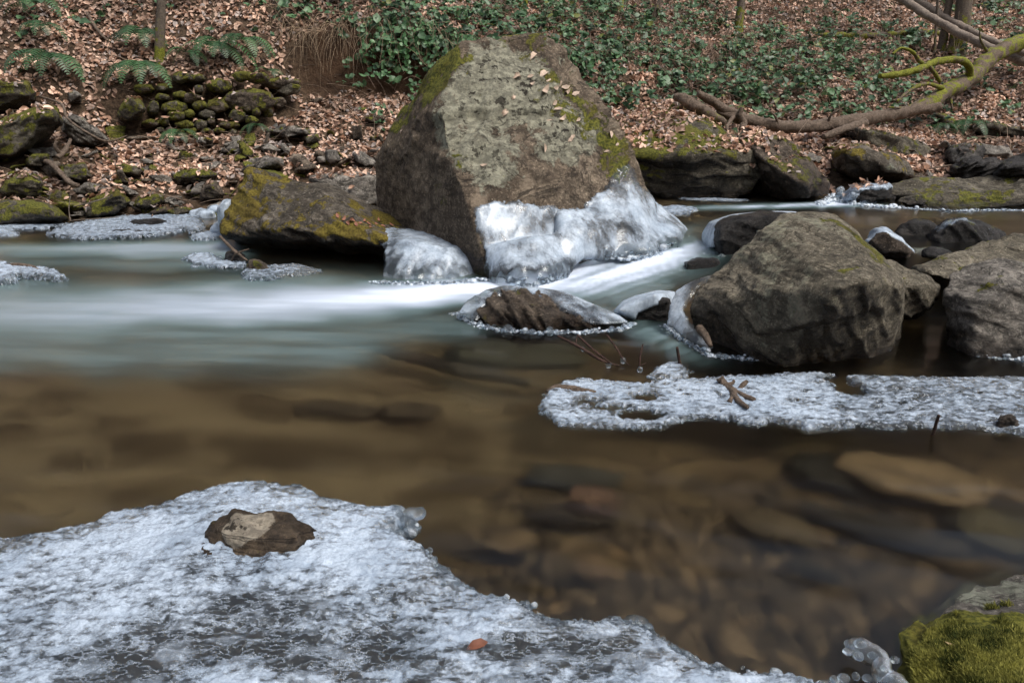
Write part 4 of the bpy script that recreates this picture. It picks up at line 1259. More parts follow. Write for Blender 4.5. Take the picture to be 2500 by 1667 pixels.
# ice on the other stones
F_ICE = [(1105, 760), (1130, 736), (1177, 706), (1220, 694), (1302, 696), (1368, 705), (1445, 738), (1517, 770), (1548, 792), (1470, 800), (1440, 785), (1400, 760), (1370, 742), (1330, 722), (1290, 712), (1225, 712), (1200, 730), (1175, 760), (1170, 800), (1100, 800)]
shell('rF', 'ice_coat', [(1100, 770), (1130, 730), (1177, 704), (1220, 690), (1302, 692), (1375, 703), (1450, 738), (1517, 765), (1550, 792), (1540, 815), (1440, 800), (1400, 765), (1360, 748), (1320, 728), (1280, 716), (1225, 716), (1200, 735), (1172, 775), (1150, 810), (1100, 800)], 0.010, 8,
      extra=[pp([(1118, 764, 3.02), (1135, 737, 3.08), (1180, 710, 3.14), (1222, 699, 3.2), (1302, 701, 3.2), (1372, 712, 3.18), (1445, 744, 3.1), (1515, 772, 3.02), (1540, 790, 2.95), (1440, 792, 2.92), (1160, 785, 2.95), (1400, 765, 3.0), (1300, 730, 3.08), (1170, 740, 3.08), (1300, 720, 3.5), (1480, 770, 3.4)])], voxel=.008, seed=3.0, clear=lambda px, py, V: 0.2 + .25 * fbm(V * 9, 2))
rim(SRC['rF'][3], 'ice_rim', [(1115, 765), (1145, 786), (1190, 800), (1240, 808), (1310, 814), (1400, 813), (1470, 810), (1520, 804), (1543, 790)], 0.009, spread=.014)
shell('rG', 'ice_coat', [(1480, 760), (1500, 735), (1546, 715), (1606, 700), (1660, 705), (1660, 770), (1640, 752), (1600, 748), (1560, 765), (1550, 795), (1500, 790)], 0.008, 6,
      extra=[outline_hull([(1496, 760), (1520, 735), (1550, 722), (1606, 709), (1650, 712), (1650, 778), (1555, 792), (1510, 780)], 3.16, .3)], voxel=.007, seed=4.0)
shell('right', 'ice_coat', [(1755, 655), (1700, 675), (1640, 700), (1620, 742), (1612, 800), (1665, 835), (1720, 880), (1760, 880), (1745, 845), (1705, 812), (1680, 780), (1668, 755), (1690, 715), (1725, 685)], 0.008, 7,
      extra=[pp([(1755, 662, 3.0), (1695, 684, 2.98), (1650, 708, 2.95), (1636, 742, 2.9), (1628, 793, 2.84), (1668, 823, 2.74), (1701, 842, 2.68), (1735, 862, 2.64), (1760, 835, 2.70), (1715, 780, 2.80), (1700, 730, 2.86), (1740, 690, 2.9), (1760, 760, 3.1)])], voxel=.007, seed=6.0, ribs=.012, clear=lambda px, py, V: 0.25 * ss(px, 1640, 1690) + .2 * fbm(V * 8, 2) + .05)
rim(right, 'ice_rim', [(1625, 797), (1665, 828), (1700, 848), (1731, 868), (1784, 874), (1850, 878)], 0.008, spread=.013)
rim(right, 'ice_rim', [(1850, 876), (1920, 876), (2020, 868), (2100, 862), (2171, 852)], 0.005, spread=.009)
rim(farright, 'ice_rim', [(2368, 865), (2430, 874), (2500, 880), (2600, 884)], 0.008, spread=.012)
shell('rE', 'ice_sheath', [(1700, 630), (1702, 569), (1731, 538), (1785, 518), (1960, 508), (1960, 524), (1860, 528), (1780, 540), (1748, 560), (1745, 600), (1752, 640), (1700, 640)], 0.006, 5,
      extra=[outline_hull([(1712, 615), (1712, 569), (1731, 540), (1785, 523), (1874, 513), (1950, 516), (1950, 580), (1802, 622)], 4.42, .6)], voxel=.012, seed=7.0)
rim(SRC['rE'][3], 'ice_rim', [(1708, 612), (1725, 622), (1760, 628), (1800, 628)], 0.012, z=.05)
shell('rC', 'ice_cap', [(2085, 590), (2130, 545), (2165, 545), (2215, 583), (2250, 612), (2240, 622), (2195, 592), (2160, 572), (2140, 572), (2120, 598), (2100, 600)], 0.010, 5, seed=8.0)
shell('wetB', 'ice_glaze', [(2270, 560), (2310, 535), (2350, 525), (2412, 540), (2460, 570), (2420, 572), (2380, 552), (2340, 545), (2290, 570)], 0.006, 8, seed=9.0, clear=lambda a, b, c: .25 + 0 * a)
shell('fall', 'ice_crust', [(2030, 510), (2055, 470), (2080, 450), (2180, 440), (2180, 462), (2110, 470), (2090, 490), (2150, 492), (2190, 510), (2100, 520)], 0.012, 7, seed=10.0, mat='ice', ribs=.02)
rim(SRC['fall'][3], 'ice_rim', [(2000, 500), (2035, 485), (2050, 470), (2062, 495), (2120, 504), (2190, 508)], 0.016, z=.13, spread=.03, clear=.2)
rim(SRC['ledge'][3], 'ice_rim', [(2200, 508), (2260, 512), (2336, 516), (2420, 514), (2500, 514), (2600, 514)], 0.007, z=.13, spread=.015)

rim(fgs, 'ice_rim', FG[12:37], 0.007, z=.012, clear=.85, spread=.010)
rim(fgs, 'ice_rim', [(940, 1265), (975, 1268), (1000, 1285), (985, 1300), (955, 1318)], 0.014, z=.016, clear=.85, spread=.016)

# two flat black rocks in the shore ice and the knobs of ice by the tilted boulder
rock('wet_rock', 'upper of two flat black rocks in the left shore ice', 'rock', [outline_hull([(305, 548), (330, 536), (380, 533), (440, 552), (452, 562), (380, 560), (320, 560)], 5.55, .3)], 'black', voxel=.013, amp=.012, size=.35, rot=.1, wet=.8, moss=-.8, seed=71.0)
rock('wet_rock', 'lower, longer of two flat black rocks in the left shore ice', 'rock', [outline_hull([(215, 575), (260, 562), (330, 558), (440, 562), (456, 572), (340, 582), (240, 584)], 5.25, .25)], 'black', voxel=.013, amp=.012, size=.4, rot=.05, wet=.7, moss=-.7, seed=72.0)
rock('stone', 'flat black stone crusted with ice beside the left end of the tilted boulder', 'stone', [outline_hull([(478, 580), (500, 572), (548, 570), (556, 584), (500, 588)], 5.1, .2)], 'black', voxel=.012, amp=.01, size=.2, wet=.8, moss=-.8, seed=73.0)
rock('stone', 'black stone poking from the water under the left end of the tilted boulder', 'stone', [outline_hull([(549, 640), (552, 615), (575, 608), (600, 622), (604, 650), (560, 655)], 4.25, .2)], 'black', voxel=.01, amp=.01, size=.2, wet=.8, moss=-.8, seed=74.0)
rock('stone', 'sunken brown snag stone framed by clear ice fringe', 'stone', [outline_hull([(600, 655), (606, 634), (630, 636), (660, 654), (668, 668), (610, 676)], 4.05, .2)], 'brown', voxel=.009, amp=.012, size=.2, rot=.7, wet=.3, moss=-.3, seed=75.0)
for (lab, pl, Yk) in (('large round knob of smooth ice at the left tip of the tilted boulder', [(532, 540), (530, 505), (545, 488), (566, 484), (570, 520), (556, 555), (540, 560)], 4.95),
                      ('low rounded ice dome on the shore left of the tilted boulder', [(455, 536), (462, 515), (490, 508), (525, 515), (532, 540), (500, 550)], 5.9),
                      ('small pale ice dome tucked behind the large round ice knob', [(500, 520), (510, 502), (532, 498), (544, 512), (540, 530), (515, 532)], 6.0),
                      ('short ice column standing in the water by the tilted boulder', [(510, 572), (512, 555), (528, 540), (545, 545), (548, 574), (530, 580)], 5.15)):
    V, N, F = hull_mesh([outline_hull(pl, Yk, .2)], .012, 6)
    V = V + N * (0.008 * fbm(V * 14, 2))[:, None]
    a = Acc(); a.add(V, F, clear=0.1 + .3 * fbm(V * 5, 2))
    tag(a.build('ice_dome', M['ice_smooth'], origin=V.mean(0)), lab, 'ice', 'rounded ice domes by the tilted boulder')

# corner rock, near right, with its moss cushion and ice finger
corner = rock('boulder', 'near grey rock in the lower right corner under a thick moss cushion', 'boulder', [
    pp([(2180, 1600, 1.02), (2185, 1540, 1.08), (2250, 1500, 1.13), (2330, 1440, 1.20), (2400, 1408, 1.24), (2480, 1396, 1.26), (2620, 1400, 1.26), (2800, 1500, 1.2), (2800, 1800, .8), (2200, 1760, .86), (2190, 1680, .93), (2250, 1590, .98), (2450, 1520, 1.02), (2500, 1700, .8), (2400, 1500, 1.5), (2700, 1500, 1.5)])],
    'grey', voxel=.005, amp=.014, size=.35, rot=.3, moss=-.35, up=.1, lichen=-.2, seed=81.0, base=-.2, zlow=.15,
    mpaint=[(2300, 1600, .98, .14, .9), (2450, 1620, .92, .16, .9), (2600, 1650, .9, .16, 1.2), (2200, 1580, 1.02, .07, .8), (2230, 1660, .93, .1, 1), (2440, 1470, 1.15, .08, -.9)], lpaint=[(2450, 1450, 1.18, .2, .8)], keep='corner')
V, F = ROCKS[-1]
N = normals(V, F)
px, py = proj(V)
if (N * (V - V.mean(0))).sum() < 0:
    N = -N
sdm = poly_sd(px, py, [(2185, 1560), (2260, 1535), (2330, 1520), (2420, 1545), (2480, 1530), (2540, 1560), (2900, 1600), (2900, 1900), (2150, 1900), (2170, 1700)]) + 25 * fbm(V * 30, 3)
ext = np.where((N[:, 2] > -0.1) & ((sdm > 0) | (fbm(V * 26 + 3, 3) > .62)) & (V[:, 2] > .02) & (px < 2650) & (py < 1800))[0]
n = 110000
pick = RNG.choice(ext, n)
sc = RNG.uniform(.0022, .0048, n)
base = V[pick] + RNG.normal(0, .0025, (n, 3))
dirn = N[pick] * .7 + RNG.normal(0, .45, (n, 3)) + np.array([0, 0, .5])
dirn /= np.linalg.norm(dirn, axis=1)[:, None]
side = np.cross(dirn, RNG.normal(0, 1, (n, 3)))
side /= np.linalg.norm(side, axis=1)[:, None]
tv = np.stack([base - side * sc[:, None] * .28, base + side * sc[:, None] * .28, base + dirn * sc[:, None] * 2.2], 1).reshape(-1, 3)
tf = np.arange(n * 3).reshape(-1, 3)
k = np.clip(.45 + .9 * fbm(V[pick] * 14, 3) + RNG.normal(0, .32, n), 0, 1)[:, None]
colr = np.array([.03, .045, .010]) * (1 - k) + np.array([.38, .36, .09]) * k
a = Acc(); a.add(tv, tf, Col=np.repeat(colr, 3, 0))
M['mosst'] = simple_attr_mat('moss_tuft', .8, .2, 60, .001, .3, .2)
a.build('moss_cushion', M['mosst'], parent=corner, origin=V.mean(0), smooth=False)
a = Acc()
fing = [(2200, 1640, .93), (2170, 1600, .965), (2140, 1585, .985), (2110, 1582, 1.0), (2085, 1588, 1.0)]
add_tube(a, pp([(2215, 1700, .88), (2170, 1660, .92), (2155, 1640, .93), (2150, 1610, .95), (2120, 1592, .97), (2085, 1585, .99), (2068, 1578, 1.0)]), [.020, .020, .017, .015, .019, .021, .012], 14, .35, 3.0, 6, 30.0, clear=.8)
C = np.array(pp([(2075, 1572, .99), (2100, 1570, .98), (2070, 1590, .97), (2095, 1600, .96), (2130, 1600, .96), (2160, 1625, .94), (2185, 1610, .95), (2060, 1655, .93), (2090, 1650, .93), (2120, 1655, .93), (2040, 1660, .93), (2150, 1662, .92)]))
stamp(a, ICO2[0], ICO2[1], C, np.stack([RNG.uniform(.006, .013, len(C)), RNG.uniform(.006, .011, len(C)), RNG.uniform(.005, .009, len(C))], -1), clear=.85)
a.build('ice_finger', M['ice_beads'], parent=corner, origin=C.mean(0))

# ------------------------------------------------------------------ stones on the stream bed
def pebble(a, c, s, sub=ICO2, sd=0.0, yaw=None, **at):
    tv, tf = sub
    V = tv * np.asarray(s)
    sm = max(s)
    V = V * (1 + .38 * fbm(tv * 1.4 + sd, 2) + .15 * pn(tv * 3.3 + sd))[:, None]
    V = np.sign(V) * np.abs(V) ** .8 * np.asarray(s) ** .2
    an = sd * 1.7 if yaw is None else yaw
    V = np.stack([V[:, 0] * math.cos(an) - V[:, 1] * math.sin(an), V[:, 0] * math.sin(an) + V[:, 1] * math.cos(an), V[:, 2]], -1)
    a.add(V + c, tf, **at)


t = NT('bed_stone')
p = t.pos(False)
c = t.mix(t.ramp(t.noise(p, 12, 5), .35, .65), (1, 1, 1), (.5, .5, .5))
mul = t.n('ShaderNodeMix', data_type='RGBA', blend_type='MULTIPLY')
t.set(mul.inputs[0], 1.0); t.set(mul.inputs[6], t.attr('Col', True)); t.set(mul.inputs[7], c)
M['bedstone'] = t.finish(t.bsdf(Base_Color=mul.outputs[2], Roughness=.9).outputs[0])
SUB = [
 ('pale tan slab under water, largest on the right', (2230, 1165), (.20, .12, .04), (.22, .155, .09), .17),
 ('black hollow-sided stone under water left of the large tan slab', (2010, 1150), (.09, .10, .04), (.03, .025, .018), .22),
 ('reddish pointed stone under water in the middle of the pool', (1445, 1222), (.075, .055, .05), (.17, .10, .07), .14),
 ('long slate grey stone under water above the reddish pointed stone', (1400, 1165), (.15, .055, .03), (.055, .055, .05), .22),
 ('dark low stone under water below the reddish pointed stone', (1400, 1260), (.12, .04, .03), (.035, .025, .018), .2),
 ('brown rounded stone under water left of the reddish pointed stone', (1250, 1320), (.07, .05, .03), (.17, .12, .075), .17),
 ('small brown pointed stone under water below the rounded brown one', (1440, 1385), (.045, .035, .03), (.18, .12, .075), .15),
 ('long black stone under water in the left part of the pool', (820, 1000), (.16, .06, .03), (.06, .045, .028), .23),
 ('dark stone under water near the black stone on the left', (1000, 1000), (.11, .06, .03), (.075, .055, .035), .22),
 ('dark olive stone under water near the thin twigs', (1250, 860), (.30, .13, .04), (.04, .04, .026), .2),
 ('black stone under water at the far right below the tan slab', (2330, 1225), (.28, .06, .03), (.025, .02, .016), .24),
 ('long dark stone under water slanting across the right of the pool', (2150, 1290), (.20, .05, .03), (.03, .024, .018), .22),
 ('brown slab under water below the black hollow-sided stone', (1900, 1290), (.11, .06, .03), (.12, .09, .055), .22),
 ('olive brown slab under water at the right edge', (2470, 1300), (.15, .09, .04), (.10, .085, .05), .2),
 ('small black stone under water in the lower right of the pool', (1980, 1390), (.07, .025, .02), (.02, .016, .012), .2),
]
for i, (lab, c, s, col, dp) in enumerate(SUB):
    a = Acc()
    cc = Gw(c[0], c[1], dp + s[2] * .5)
    pebble(a, cc, s, ICO3, i * 3.7 + 1, yaw=(-.5 if c[0] > 1850 else -.1), Col=col)
    tag(a.build('sunken_stone', M['bedstone'], origin=cc), lab, 'stone', 'stones lying under the water')
# sunken branch, a dark diagonal under the white band
a = Acc()
add_tube(a, [Gw(700, 812, .08), Gw(850, 830, .1), Gw(1000, 870, .12), Gw(1150, 905, .14), Gw(1290, 935, .16)], [.015, .035, .045, .04, .02], 10, .3, 1.0, Col=(.04, .03, .022))
tag(a.build('sunken_branch', M['bedstone'], origin=Gw(1000, 870, .12)), 'dark branch lying under the water below the white current', 'branch')
a = Acc()
n = 5200
px = RNG.uniform(100, 2700, n); py = 1080 + 640 * RNG.random(n) ** .75
for i in range(n):
    if px[i] < 1000 + .6 * (1500 - py[i]) and py[i] < 1500: continue
    c = Gw(px[i], min(py[i], 1700), .2)
    s = .0115 * RNG.lognormal(0, .5)
    c[2] = ground_z(np.array([c[0]]), np.array([c[1]]))[0] + s * .3
    k = RNG.random()
    col = np.array([.05, .036, .024]) * (1 - k) + np.array([.20, .14, .085]) * k
    if RNG.random() < .05: col = np.array([.20, .13, .07])
    pebble(a, c, (s * 1.6, s, s * .5), ICO1, float(i % 97), Col=col)
g = a.build('bed_gravel', M['bedstone'])
tag(g, 'brown gravel on the stream bed', 'gravel', kind='stuff')

# ------------------------------------------------------------------ dry stone wall
wall_root = empty('dry_stone_wall', P(560, 310, 7.4))
tag(wall_root, 'low mossy dry stone wall of rough stones set into the left bank', 'stone wall')
WST = [(115 * 0 + 305, 268, 34, 30, 'mossy', .5)]
rows = [(196, 24, 410, 690), (222, 26, 400, 700), (250, 26, 350, 690), (276, 24, 350, 640), (298, 22, 350, 620)]
big_w = [(612, 243, 60, 28, .15), (536, 211, 32, 15, .35), (428, 262, 31, 14, .4), (533, 259, 25, 17, .3), (486, 259, 18, 13, .3), (430, 284, 24, 12, .4), (465, 240, 26, 13, .0), (440, 232, 17, 9, .5), (595, 188, 30, 13, .3), (690, 205, 45, 15, .2),
         (705, 262 - 45, 28, 18, -.2), (445, 190, 22, 12, .2), (630, 190, 26, 14, .3), (480, 192, 22, 10, .2), (580, 284, 22, 14, .0), (560, 306, 26, 9, .1), (490, 305, 16, 12, 0), (450, 304, 24, 9, .35), (370, 302, 22, 9, .2), (375, 265, 14, 16, .3), (395, 238, 16, 10, .1), (350, 218, 26, 12, .4), (400, 214, 22, 8, .2)]
wst = [(q[0], q[1], q[2], q[3], q[4]) for q in big_w]
rows += [(210, 22, 300, 400), (322, 18, 380, 560)]
for (ry, rh, xa, xb) in rows:
    x = xa
    while x < xb:
        w = random.uniform(9, 20)
        cx = x + w
        ok = all(((cx - b[0]) / (b[2] + w * .6)) ** 2 + ((ry - b[1]) / (b[3] + rh * .22)) ** 2 > 1 for b in wst)
        if ok:
            wst.append((cx, ry + random.uniform(-4, 4), w * .95, rh * random.uniform(.38, .52), random.uniform(-.4, .4)))
        x += w * 1.2
for i, (cx, cy, w, h, ms) in enumerate(wst[:98]):
    Yw = 7.42 + .25 * (cx > 640) - 0.10 * ((cy - 250) / 60)
    ang = [j * math.pi / 4 + random.uniform(-.25, .25) for j in range(8)]
    poly = [(cx + w * math.cos(b) * random.uniform(.95, 1.25), cy + h * math.sin(b) * random.uniform(1.0, 1.3)) for b in ang]
    V, N, F = hull_mesh([outline_hull(poly, Yw, .22, .35)], .012, 1)
    V = rock_surface(V, N, .010, .2, .2, 1.0, i * 1.3)
    N = normals(V, F)
    m = ms + .12 + .3 * N[:, 2] + .5 * fbm(V * 7 + i, 2)
    a = Acc(); a.add(V, F, moss=np.clip(m, -1, 1), lichen=-1.0, wet=0.0)
    a.build('stone', M['mossy' if i % 3 else 'brown'], parent=wall_root, origin=V.mean(0))
    ROCKS.append((V, F))
rock('stone', 'bright yellow-green mossy boulder stone at the left end of the dry stone wall', 'stone', [outline_hull([(283, 286), (300, 248), (318, 237), (345, 242), (358, 268), (340, 294), (310, 298)], 7.2, .3)], 'mossy', voxel=.014, amp=.015, size=.3, moss=.35, up=.2, base=None, seed=91.0)

# ------------------------------------------------------------------ surfaces for scattering
allV = []; allF = []; off = 0
gv, gf = ground_pts(-9, 9.5, 420, 5.3, 15.5, 420)
allV.append(gv); allF += [tuple(f) for f in gf]; off = len(gv)
for V, F in ROCKS:
    if V[:, 1].mean() < 5.2: continue
    allV.append(V)
    allF += [tuple(f) for f in (F + off)]
    off += len(V)
SB = BVHTree.FromPolygons([tuple(v) for v in np.concatenate(allV)], allF)
NG = len(gf)


def drop(x, y):
    h = SB.ray_cast(Vector((x, y, 30)), Vector((0, 0, -1)))
    return h


def frames(N, yaw):
    """tangent frames for normals N"""
    ref = np.where(np.abs(N[:, 2:3]) > .9, np.array([[1.0, 0, 0]]), np.array([[0, 0, 1.0]]))
    T = np.cross(N, ref); T /= np.linalg.norm(T, axis=1)[:, None]
    B = np.cross(N, T)
    c, s = np.cos(yaw)[:, None], np.sin(yaw)[:, None]
    return T * c + B * s, -T * s + B * c


LEAF_V = np.array([(0, 0, 0), (.28, .24, 0), (.62, .27, 0), (1, 0, 0), (.62, -.27, 0), (.28, -.24, 0), (.33, 0, 0), (.68, 0, 0)], float)
LEAF_F = np.array([(0, 6, 1), (6, 7, 2), (6, 2, 1), (7, 3, 2), (0, 5, 6), (6, 5, 4), (6, 4, 7), (7, 4, 3)])


def leaves(acc, C, N, size, yaw, col, curl=.5, fold=.5, width=1.0):
    n = len(C)
    T, B = frames(N, yaw)
    V = np.tile(LEAF_V, (n, 1, 1))
    V[..., 0] -= .5
    V[..., 1] *= width
    cu = RNG.normal(0, curl, (n, 1)); fo = RNG.normal(fold * .6, fold, (n, 1)); tw = RNG.normal(0, .4, (n, 1))
    z = cu * V[..., 0] ** 2 + fo * np.abs(V[..., 1]) + tw * V[..., 0] * V[..., 1]
    W = C[:, None] + size[:, None, None] * (V[..., :1] * T[:, None] + V[..., 1:2] * B[:, None] + z[..., None] * N[:, None])
    F = LEAF_F[None] + (np.arange(n) * 8)[:, None, None]
    acc.add(W.reshape(-1, 3), F.reshape(-1, 3), Col=np.repeat(col, 8, 0))


def leafcol(n, dark=0.0):
    k = RNG.random(n)[:, None]; j = RNG.random(n)[:, None]
    c = np.array([.20, .095, .05]) * (1 - k) + np.array([.76, .53, .40]) * k
    c = c * (1 - .4 * (j > .8)) + np.array([.06, .05, .05]) * (j > .86) * 1.0
    c = np.where(j < .12, np.array([.36, .30, .27]), c)
    return c * (1 - dark)


# density of green bramble cover, read in photo coordinates off the bank
BR = [(960, 40, 230, 50, 1.0), (1080, 90, 150, 70, 1.1), (900, 90, 60, 60, .6), (1010, 160, 60, 70, .8), (800, 60, 60, 40, .5), (1480, 130, 110, 110, 1.1), (1560, 210, 130, 60, 1.1), (1700, 150, 160, 90, .75), (1850, 190, 160, 70, .95), (1950, 130, 130, 60, .6),
      (1780, 260, 80, 40, .8), (1500, 40, 120, 50, .7), (2060, 200, 120, 70, .6), (2150, 110, 120, 60, .4), (2100, 265, 60, 25, 1.1), (1350, 60, 100, 60, .9), (1730, 30, 50, 20, .5), (2300, 250, 200, 60, .25), (2450, 60, 120, 60, .45), (690, 10, 120, 25, .5), (350, 10, 100, 20, .3), (100, 60, 200, 60, .12), (880, 170, 25, 60, .5), (1150, 60, 160, 60, .9), (930, 300, 30, 30, .3), (1950, 240, 60, 40, .8)]


def br_density(px, py):
    d = 0
    for (x, y, rx, ry, s) in BR:
        d = d + s * np.exp(-(((px - x) / rx) ** 2 + ((py - y) / ry) ** 2))
    return d


a = Acc()
pos = []; nor = []
rs = np.random.default_rng(11)
tries = 165000
X = rs.uniform(-9.0, 9.4, tries); Y = 5.6 + 9.5 * rs.random(tries) ** 1.25
pg = proj(np.stack([X, Y, ground_z(X, Y)], -1))
bare = ss(Y - knots_at(X)[:, 3, 0], -.3, 0) * ss(Y - knots_at(X)[:, 4, 0], .12, 0.02) * ss(X, -2.6, -2.1) * ss(X, .5, 0)
clump = fbm(xy3(X, Y, 1.4, 6.0), 3)
for i in range(tries):
    if not (-1100 < pg[0][i] < 3300 and pg[1][i] > -250): continue
    if RNG.random() < bare[i] * .85: continue
    if clump[i] < -.35 and RNG.random() < .5: continue
    h = drop(X[i], Y[i])
    if h[0] is None or h[0].z < .03: continue
    nz = h[1].z
    if nz < .45: continue
    if h[2] >= NG:
        M1top = (1480 < pg[0][i] < 1850 and h[0].y > 6.05)
        flat = ss(nz, .7, .97)
        if not M1top and (RNG.random() > .30 * flat or (pg[0][i] > 2150 and h[0].y < 6.6)): continue
        if M1top and clump[i] * 1.2 + RNG.random() < -.05: continue
    elif h[0].z < .12 + .1 * RNG.random(): continue
    pos.append(h[0][:]); nor.append(h[1][:])
pos = np.array(pos); nor = np.array(nor)
nor[nor[:, 2] < 0] *= -1
n = len(pos)
nr = nor + RNG.normal(0, .33, (n, 3)); nr /= np.linalg.norm(nr, axis=1)[:, None]
leaves(a, pos + nor * RNG.uniform(.002, .022, n)[:, None], nr, np.clip(RNG.lognormal(-2.9, .28, n), .03, .09), RNG.uniform(0, 6.3, n), leafcol(n) * (.62 + .75 * np.clip(fbm(pos * 1.7, 3) + .45, 0, 1))[:, None], .9, .7)
# a denser drift on the leaf-topped boulder
tag(a.build('leaf_litter', M['deadleaf'], smooth=False), 'brown fallen beech leaves carpeting the far bank', 'leaf litter', kind='stuff')
print('litter', n)

# brambles
a = Acc(); st = Acc()
tries = 60000
X = rs.uniform(-7.5, 9.0, tries); Y = 6.6 + 9.0 * rs.random(tries) ** 1.2
Z = ground_z(X, Y)
pg = proj(np.stack([X, Y, Z], -1))
den = br_density(*pg) * (.10 + 2.2 * np.clip(fbm(xy3(X, Y, 2.6, 1.0), 3) + .12, 0, 1))
ok = (RNG.random(tries) < den * 1.0) & (pg[0] > -200) & (pg[0] < 2700)
X, Y, Z = X[ok], Y[ok], Z[ok]
n = len(X)
e = .02
gx = (ground_z(X + e, Y) - Z) / e; gy = (ground_z(X, Y + e) - Z) / e
Ng = np.stack([-gx, -gy, np.ones(n)], -1); Ng /= np.linalg.norm(Ng, axis=1)[:, None]
hgt = RNG.gamma(2.0, .045, n)
C0 = np.stack([X, Y, Z], -1) + Ng * hgt[:, None]
print('brambles', n)
for k in range(3):
    ang = RNG.uniform(0, 6.28, n)
    offs = np.stack([np.cos(ang), np.sin(ang) * .6, RNG.uniform(-.5, .3, n)], -1) * RNG.uniform(.02, .05, n)[:, None]
    nn = Ng * .7 + RNG.normal(0, .38, (n, 3)) + np.array([0, -.15, .35]); nn /= np.linalg.norm(nn, axis=1)[:, None]
    kk = np.clip(RNG.random(n) * .8 + .2 * fbm(C0 * 2, 2), 0, 1)[:, None]
    col = np.array([.03, .07, .032]) * (1 - kk) + np.array([.12, .23, .10]) * kk
    col = np.where(RNG.random((n, 1)) < .04, np.array([.14, .16, .03]), col)
    leaves(a, C0 + offs, nn, RNG.lognormal(-2.72, .3, n), RNG.uniform(0, 6.3, n), col, .5, .35, 1.3)
# runners hanging over the scarp with leaves along them
for i in range(110):
    x = RNG.choice([RNG.uniform(-1.7, .2), RNG.uniform(.2, 1.3)], p=[.75, .25])
    k = knots_at(np.array([x]))[0]
    y0 = k[4, 0] + RNG.uniform(0, .15)
    z0 = ground_z(np.array([x]), np.array([y0]))[0]
    L = RNG.uniform(.25, .75)
    pts = [(x, y0 + .1, z0 + .02), (x + RNG.normal(0, .04), y0 - .12, z0 - .02), (x + RNG.normal(0, .08), y0 - .22, z0 - L * .5), (x + RNG.normal(0, .12), y0 - .25 - L * .15, z0 - L)]
    add_tube(st, pts, [.004, .003, .003, .002], 4, Col=(.12, .075, .05))
    m = int(L * 55)
    tt = RNG.uniform(.3, 3, m)
    pa = np.array(pts)
    C = np.stack([np.interp(tt, range(4), pa[:, j]) for j in range(3)], -1) + RNG.normal(0, .022, (m, 3))
    nn = np.tile([0, -.8, .5], (m, 1)) + RNG.normal(0, .4, (m, 3)); nn /= np.linalg.norm(nn, axis=1)[:, None]
    kk = RNG.random((m, 1))
    leaves(a, C, nn, RNG.uniform(.04, .075, m), RNG.uniform(0, 6.3, m), np.array([.03, .08, .035]) * (1 - kk) + np.array([.11, .24, .09]) * kk, .4, .3, 1.35)
tag(a.build('bramble_cover', M['greenleaf'], smooth=False), 'green bramble and ivy leaves covering the slope behind the largest boulder', 'brambles', kind='stuff')

# bramble stems, dead grass and hanging roots
def strand(acc, p0, d, L, droop, r=.002, col=(.30, .22, .15), nseg=5, wob=.1):
    p = np.array(p0, float); d = np.array(d, float); d /= np.linalg.norm(d)
    pts = [p.copy()]
    for j in range(nseg):
        p = p + d * L / nseg
        pts.append(p.copy())
        d = d + np.array([0, 0, -droop]) + RNG.normal(0, wob, 3)
        d /= np.linalg.norm(d)
    add_tube(acc, pts, np.linspace(r, r * .5, len(pts)), 3, sub=2, Col=col)


sel = RNG.choice(n, min(n, 1500), replace=False)
for i in sel:
    strand(st, [X[i], Y[i], Z[i]], [RNG.normal(0, .8), RNG.normal(-.5, .5), RNG.uniform(.4, 1.4)], RNG.uniform(.2, .6), RNG.uniform(.1, .5), .0028, (np.array([.28, .19, .14]) * RNG.uniform(.3, 1.2)))
for i in range(380):           # grass and roots hanging off the lip
    x = RNG.normal(-2.15, .42) if RNG.random() < .5 else RNG.uniform(-2.8, .6)
    k = knots_at(np.array([x]))[0]
    y0 = k[4, 0] + RNG.uniform(-.05, .2)
    z0 = ground_z(np.array([x]), np.array([y0]))[0]
    strand(st, [x, y0, z0], [RNG.normal(0.1, .5), RNG.uniform(-1.5, -.5), RNG.uniform(-.2, .5)], RNG.uniform(.15, .8), RNG.uniform(.2, .8), .0022, np.array([.36, .26, .17]) * RNG.uniform(.15, 1.3), 7, .17)
tries = 1500                   # scattered dead grass and twigs on the slope
xs_ = rs.uniform(-6.5, 8.5, tries); ys_ = 6.9 + 6.5 * rs.random(tries) ** 1.1
zs_ = ground_z(xs_, ys_)
for i in range(tries):
    strand(st, [xs_[i], ys_[i], zs_[i]], [RNG.normal(0, 1), RNG.normal(-.2, .5), RNG.uniform(.0, 1.2)], RNG.uniform(.12, .6), RNG.uniform(.0, .4), RNG.uniform(.0015, .0035), np.array([.34, .25, .18]) * RNG.uniform(.25, 1.2))
for i in range(520):
    px_, py_ = RNG.uniform(1500, 2560), RNG.uniform(-20, 235)
    h = ground_hit(px_, py_)
    strand(st, h, [RNG.normal(0, .35), RNG.normal(-.1, .2), 1], RNG.uniform(.15, .7), RNG.uniform(.0, .12), RNG.uniform(.0015, .003), np.array([.30, .22, .16]) * RNG.uniform(.25, 1.1), 4, .08)
for i in range(260):           # fallen twigs on the lower left bank
    px_, py_ = RNG.uniform(0, 930), RNG.uniform(150, 520)
    h = ground_hit(px_, py_)
    strand(st, h + np.array([0, 0, .03]), [RNG.normal(0, 1), RNG.normal(0, .5), RNG.uniform(0, .3)], RNG.uniform(.1, .45), RNG.uniform(0, .15), RNG.uniform(.0018, .004), np.array([.32, .23, .17]) * RNG.uniform(.2, 1.1), 4, .12)
tag(st.build('dry_stems', M['stem']), 'dry bramble stems, dead grass and hanging roots over the bank', 'dry stems', kind='stuff')

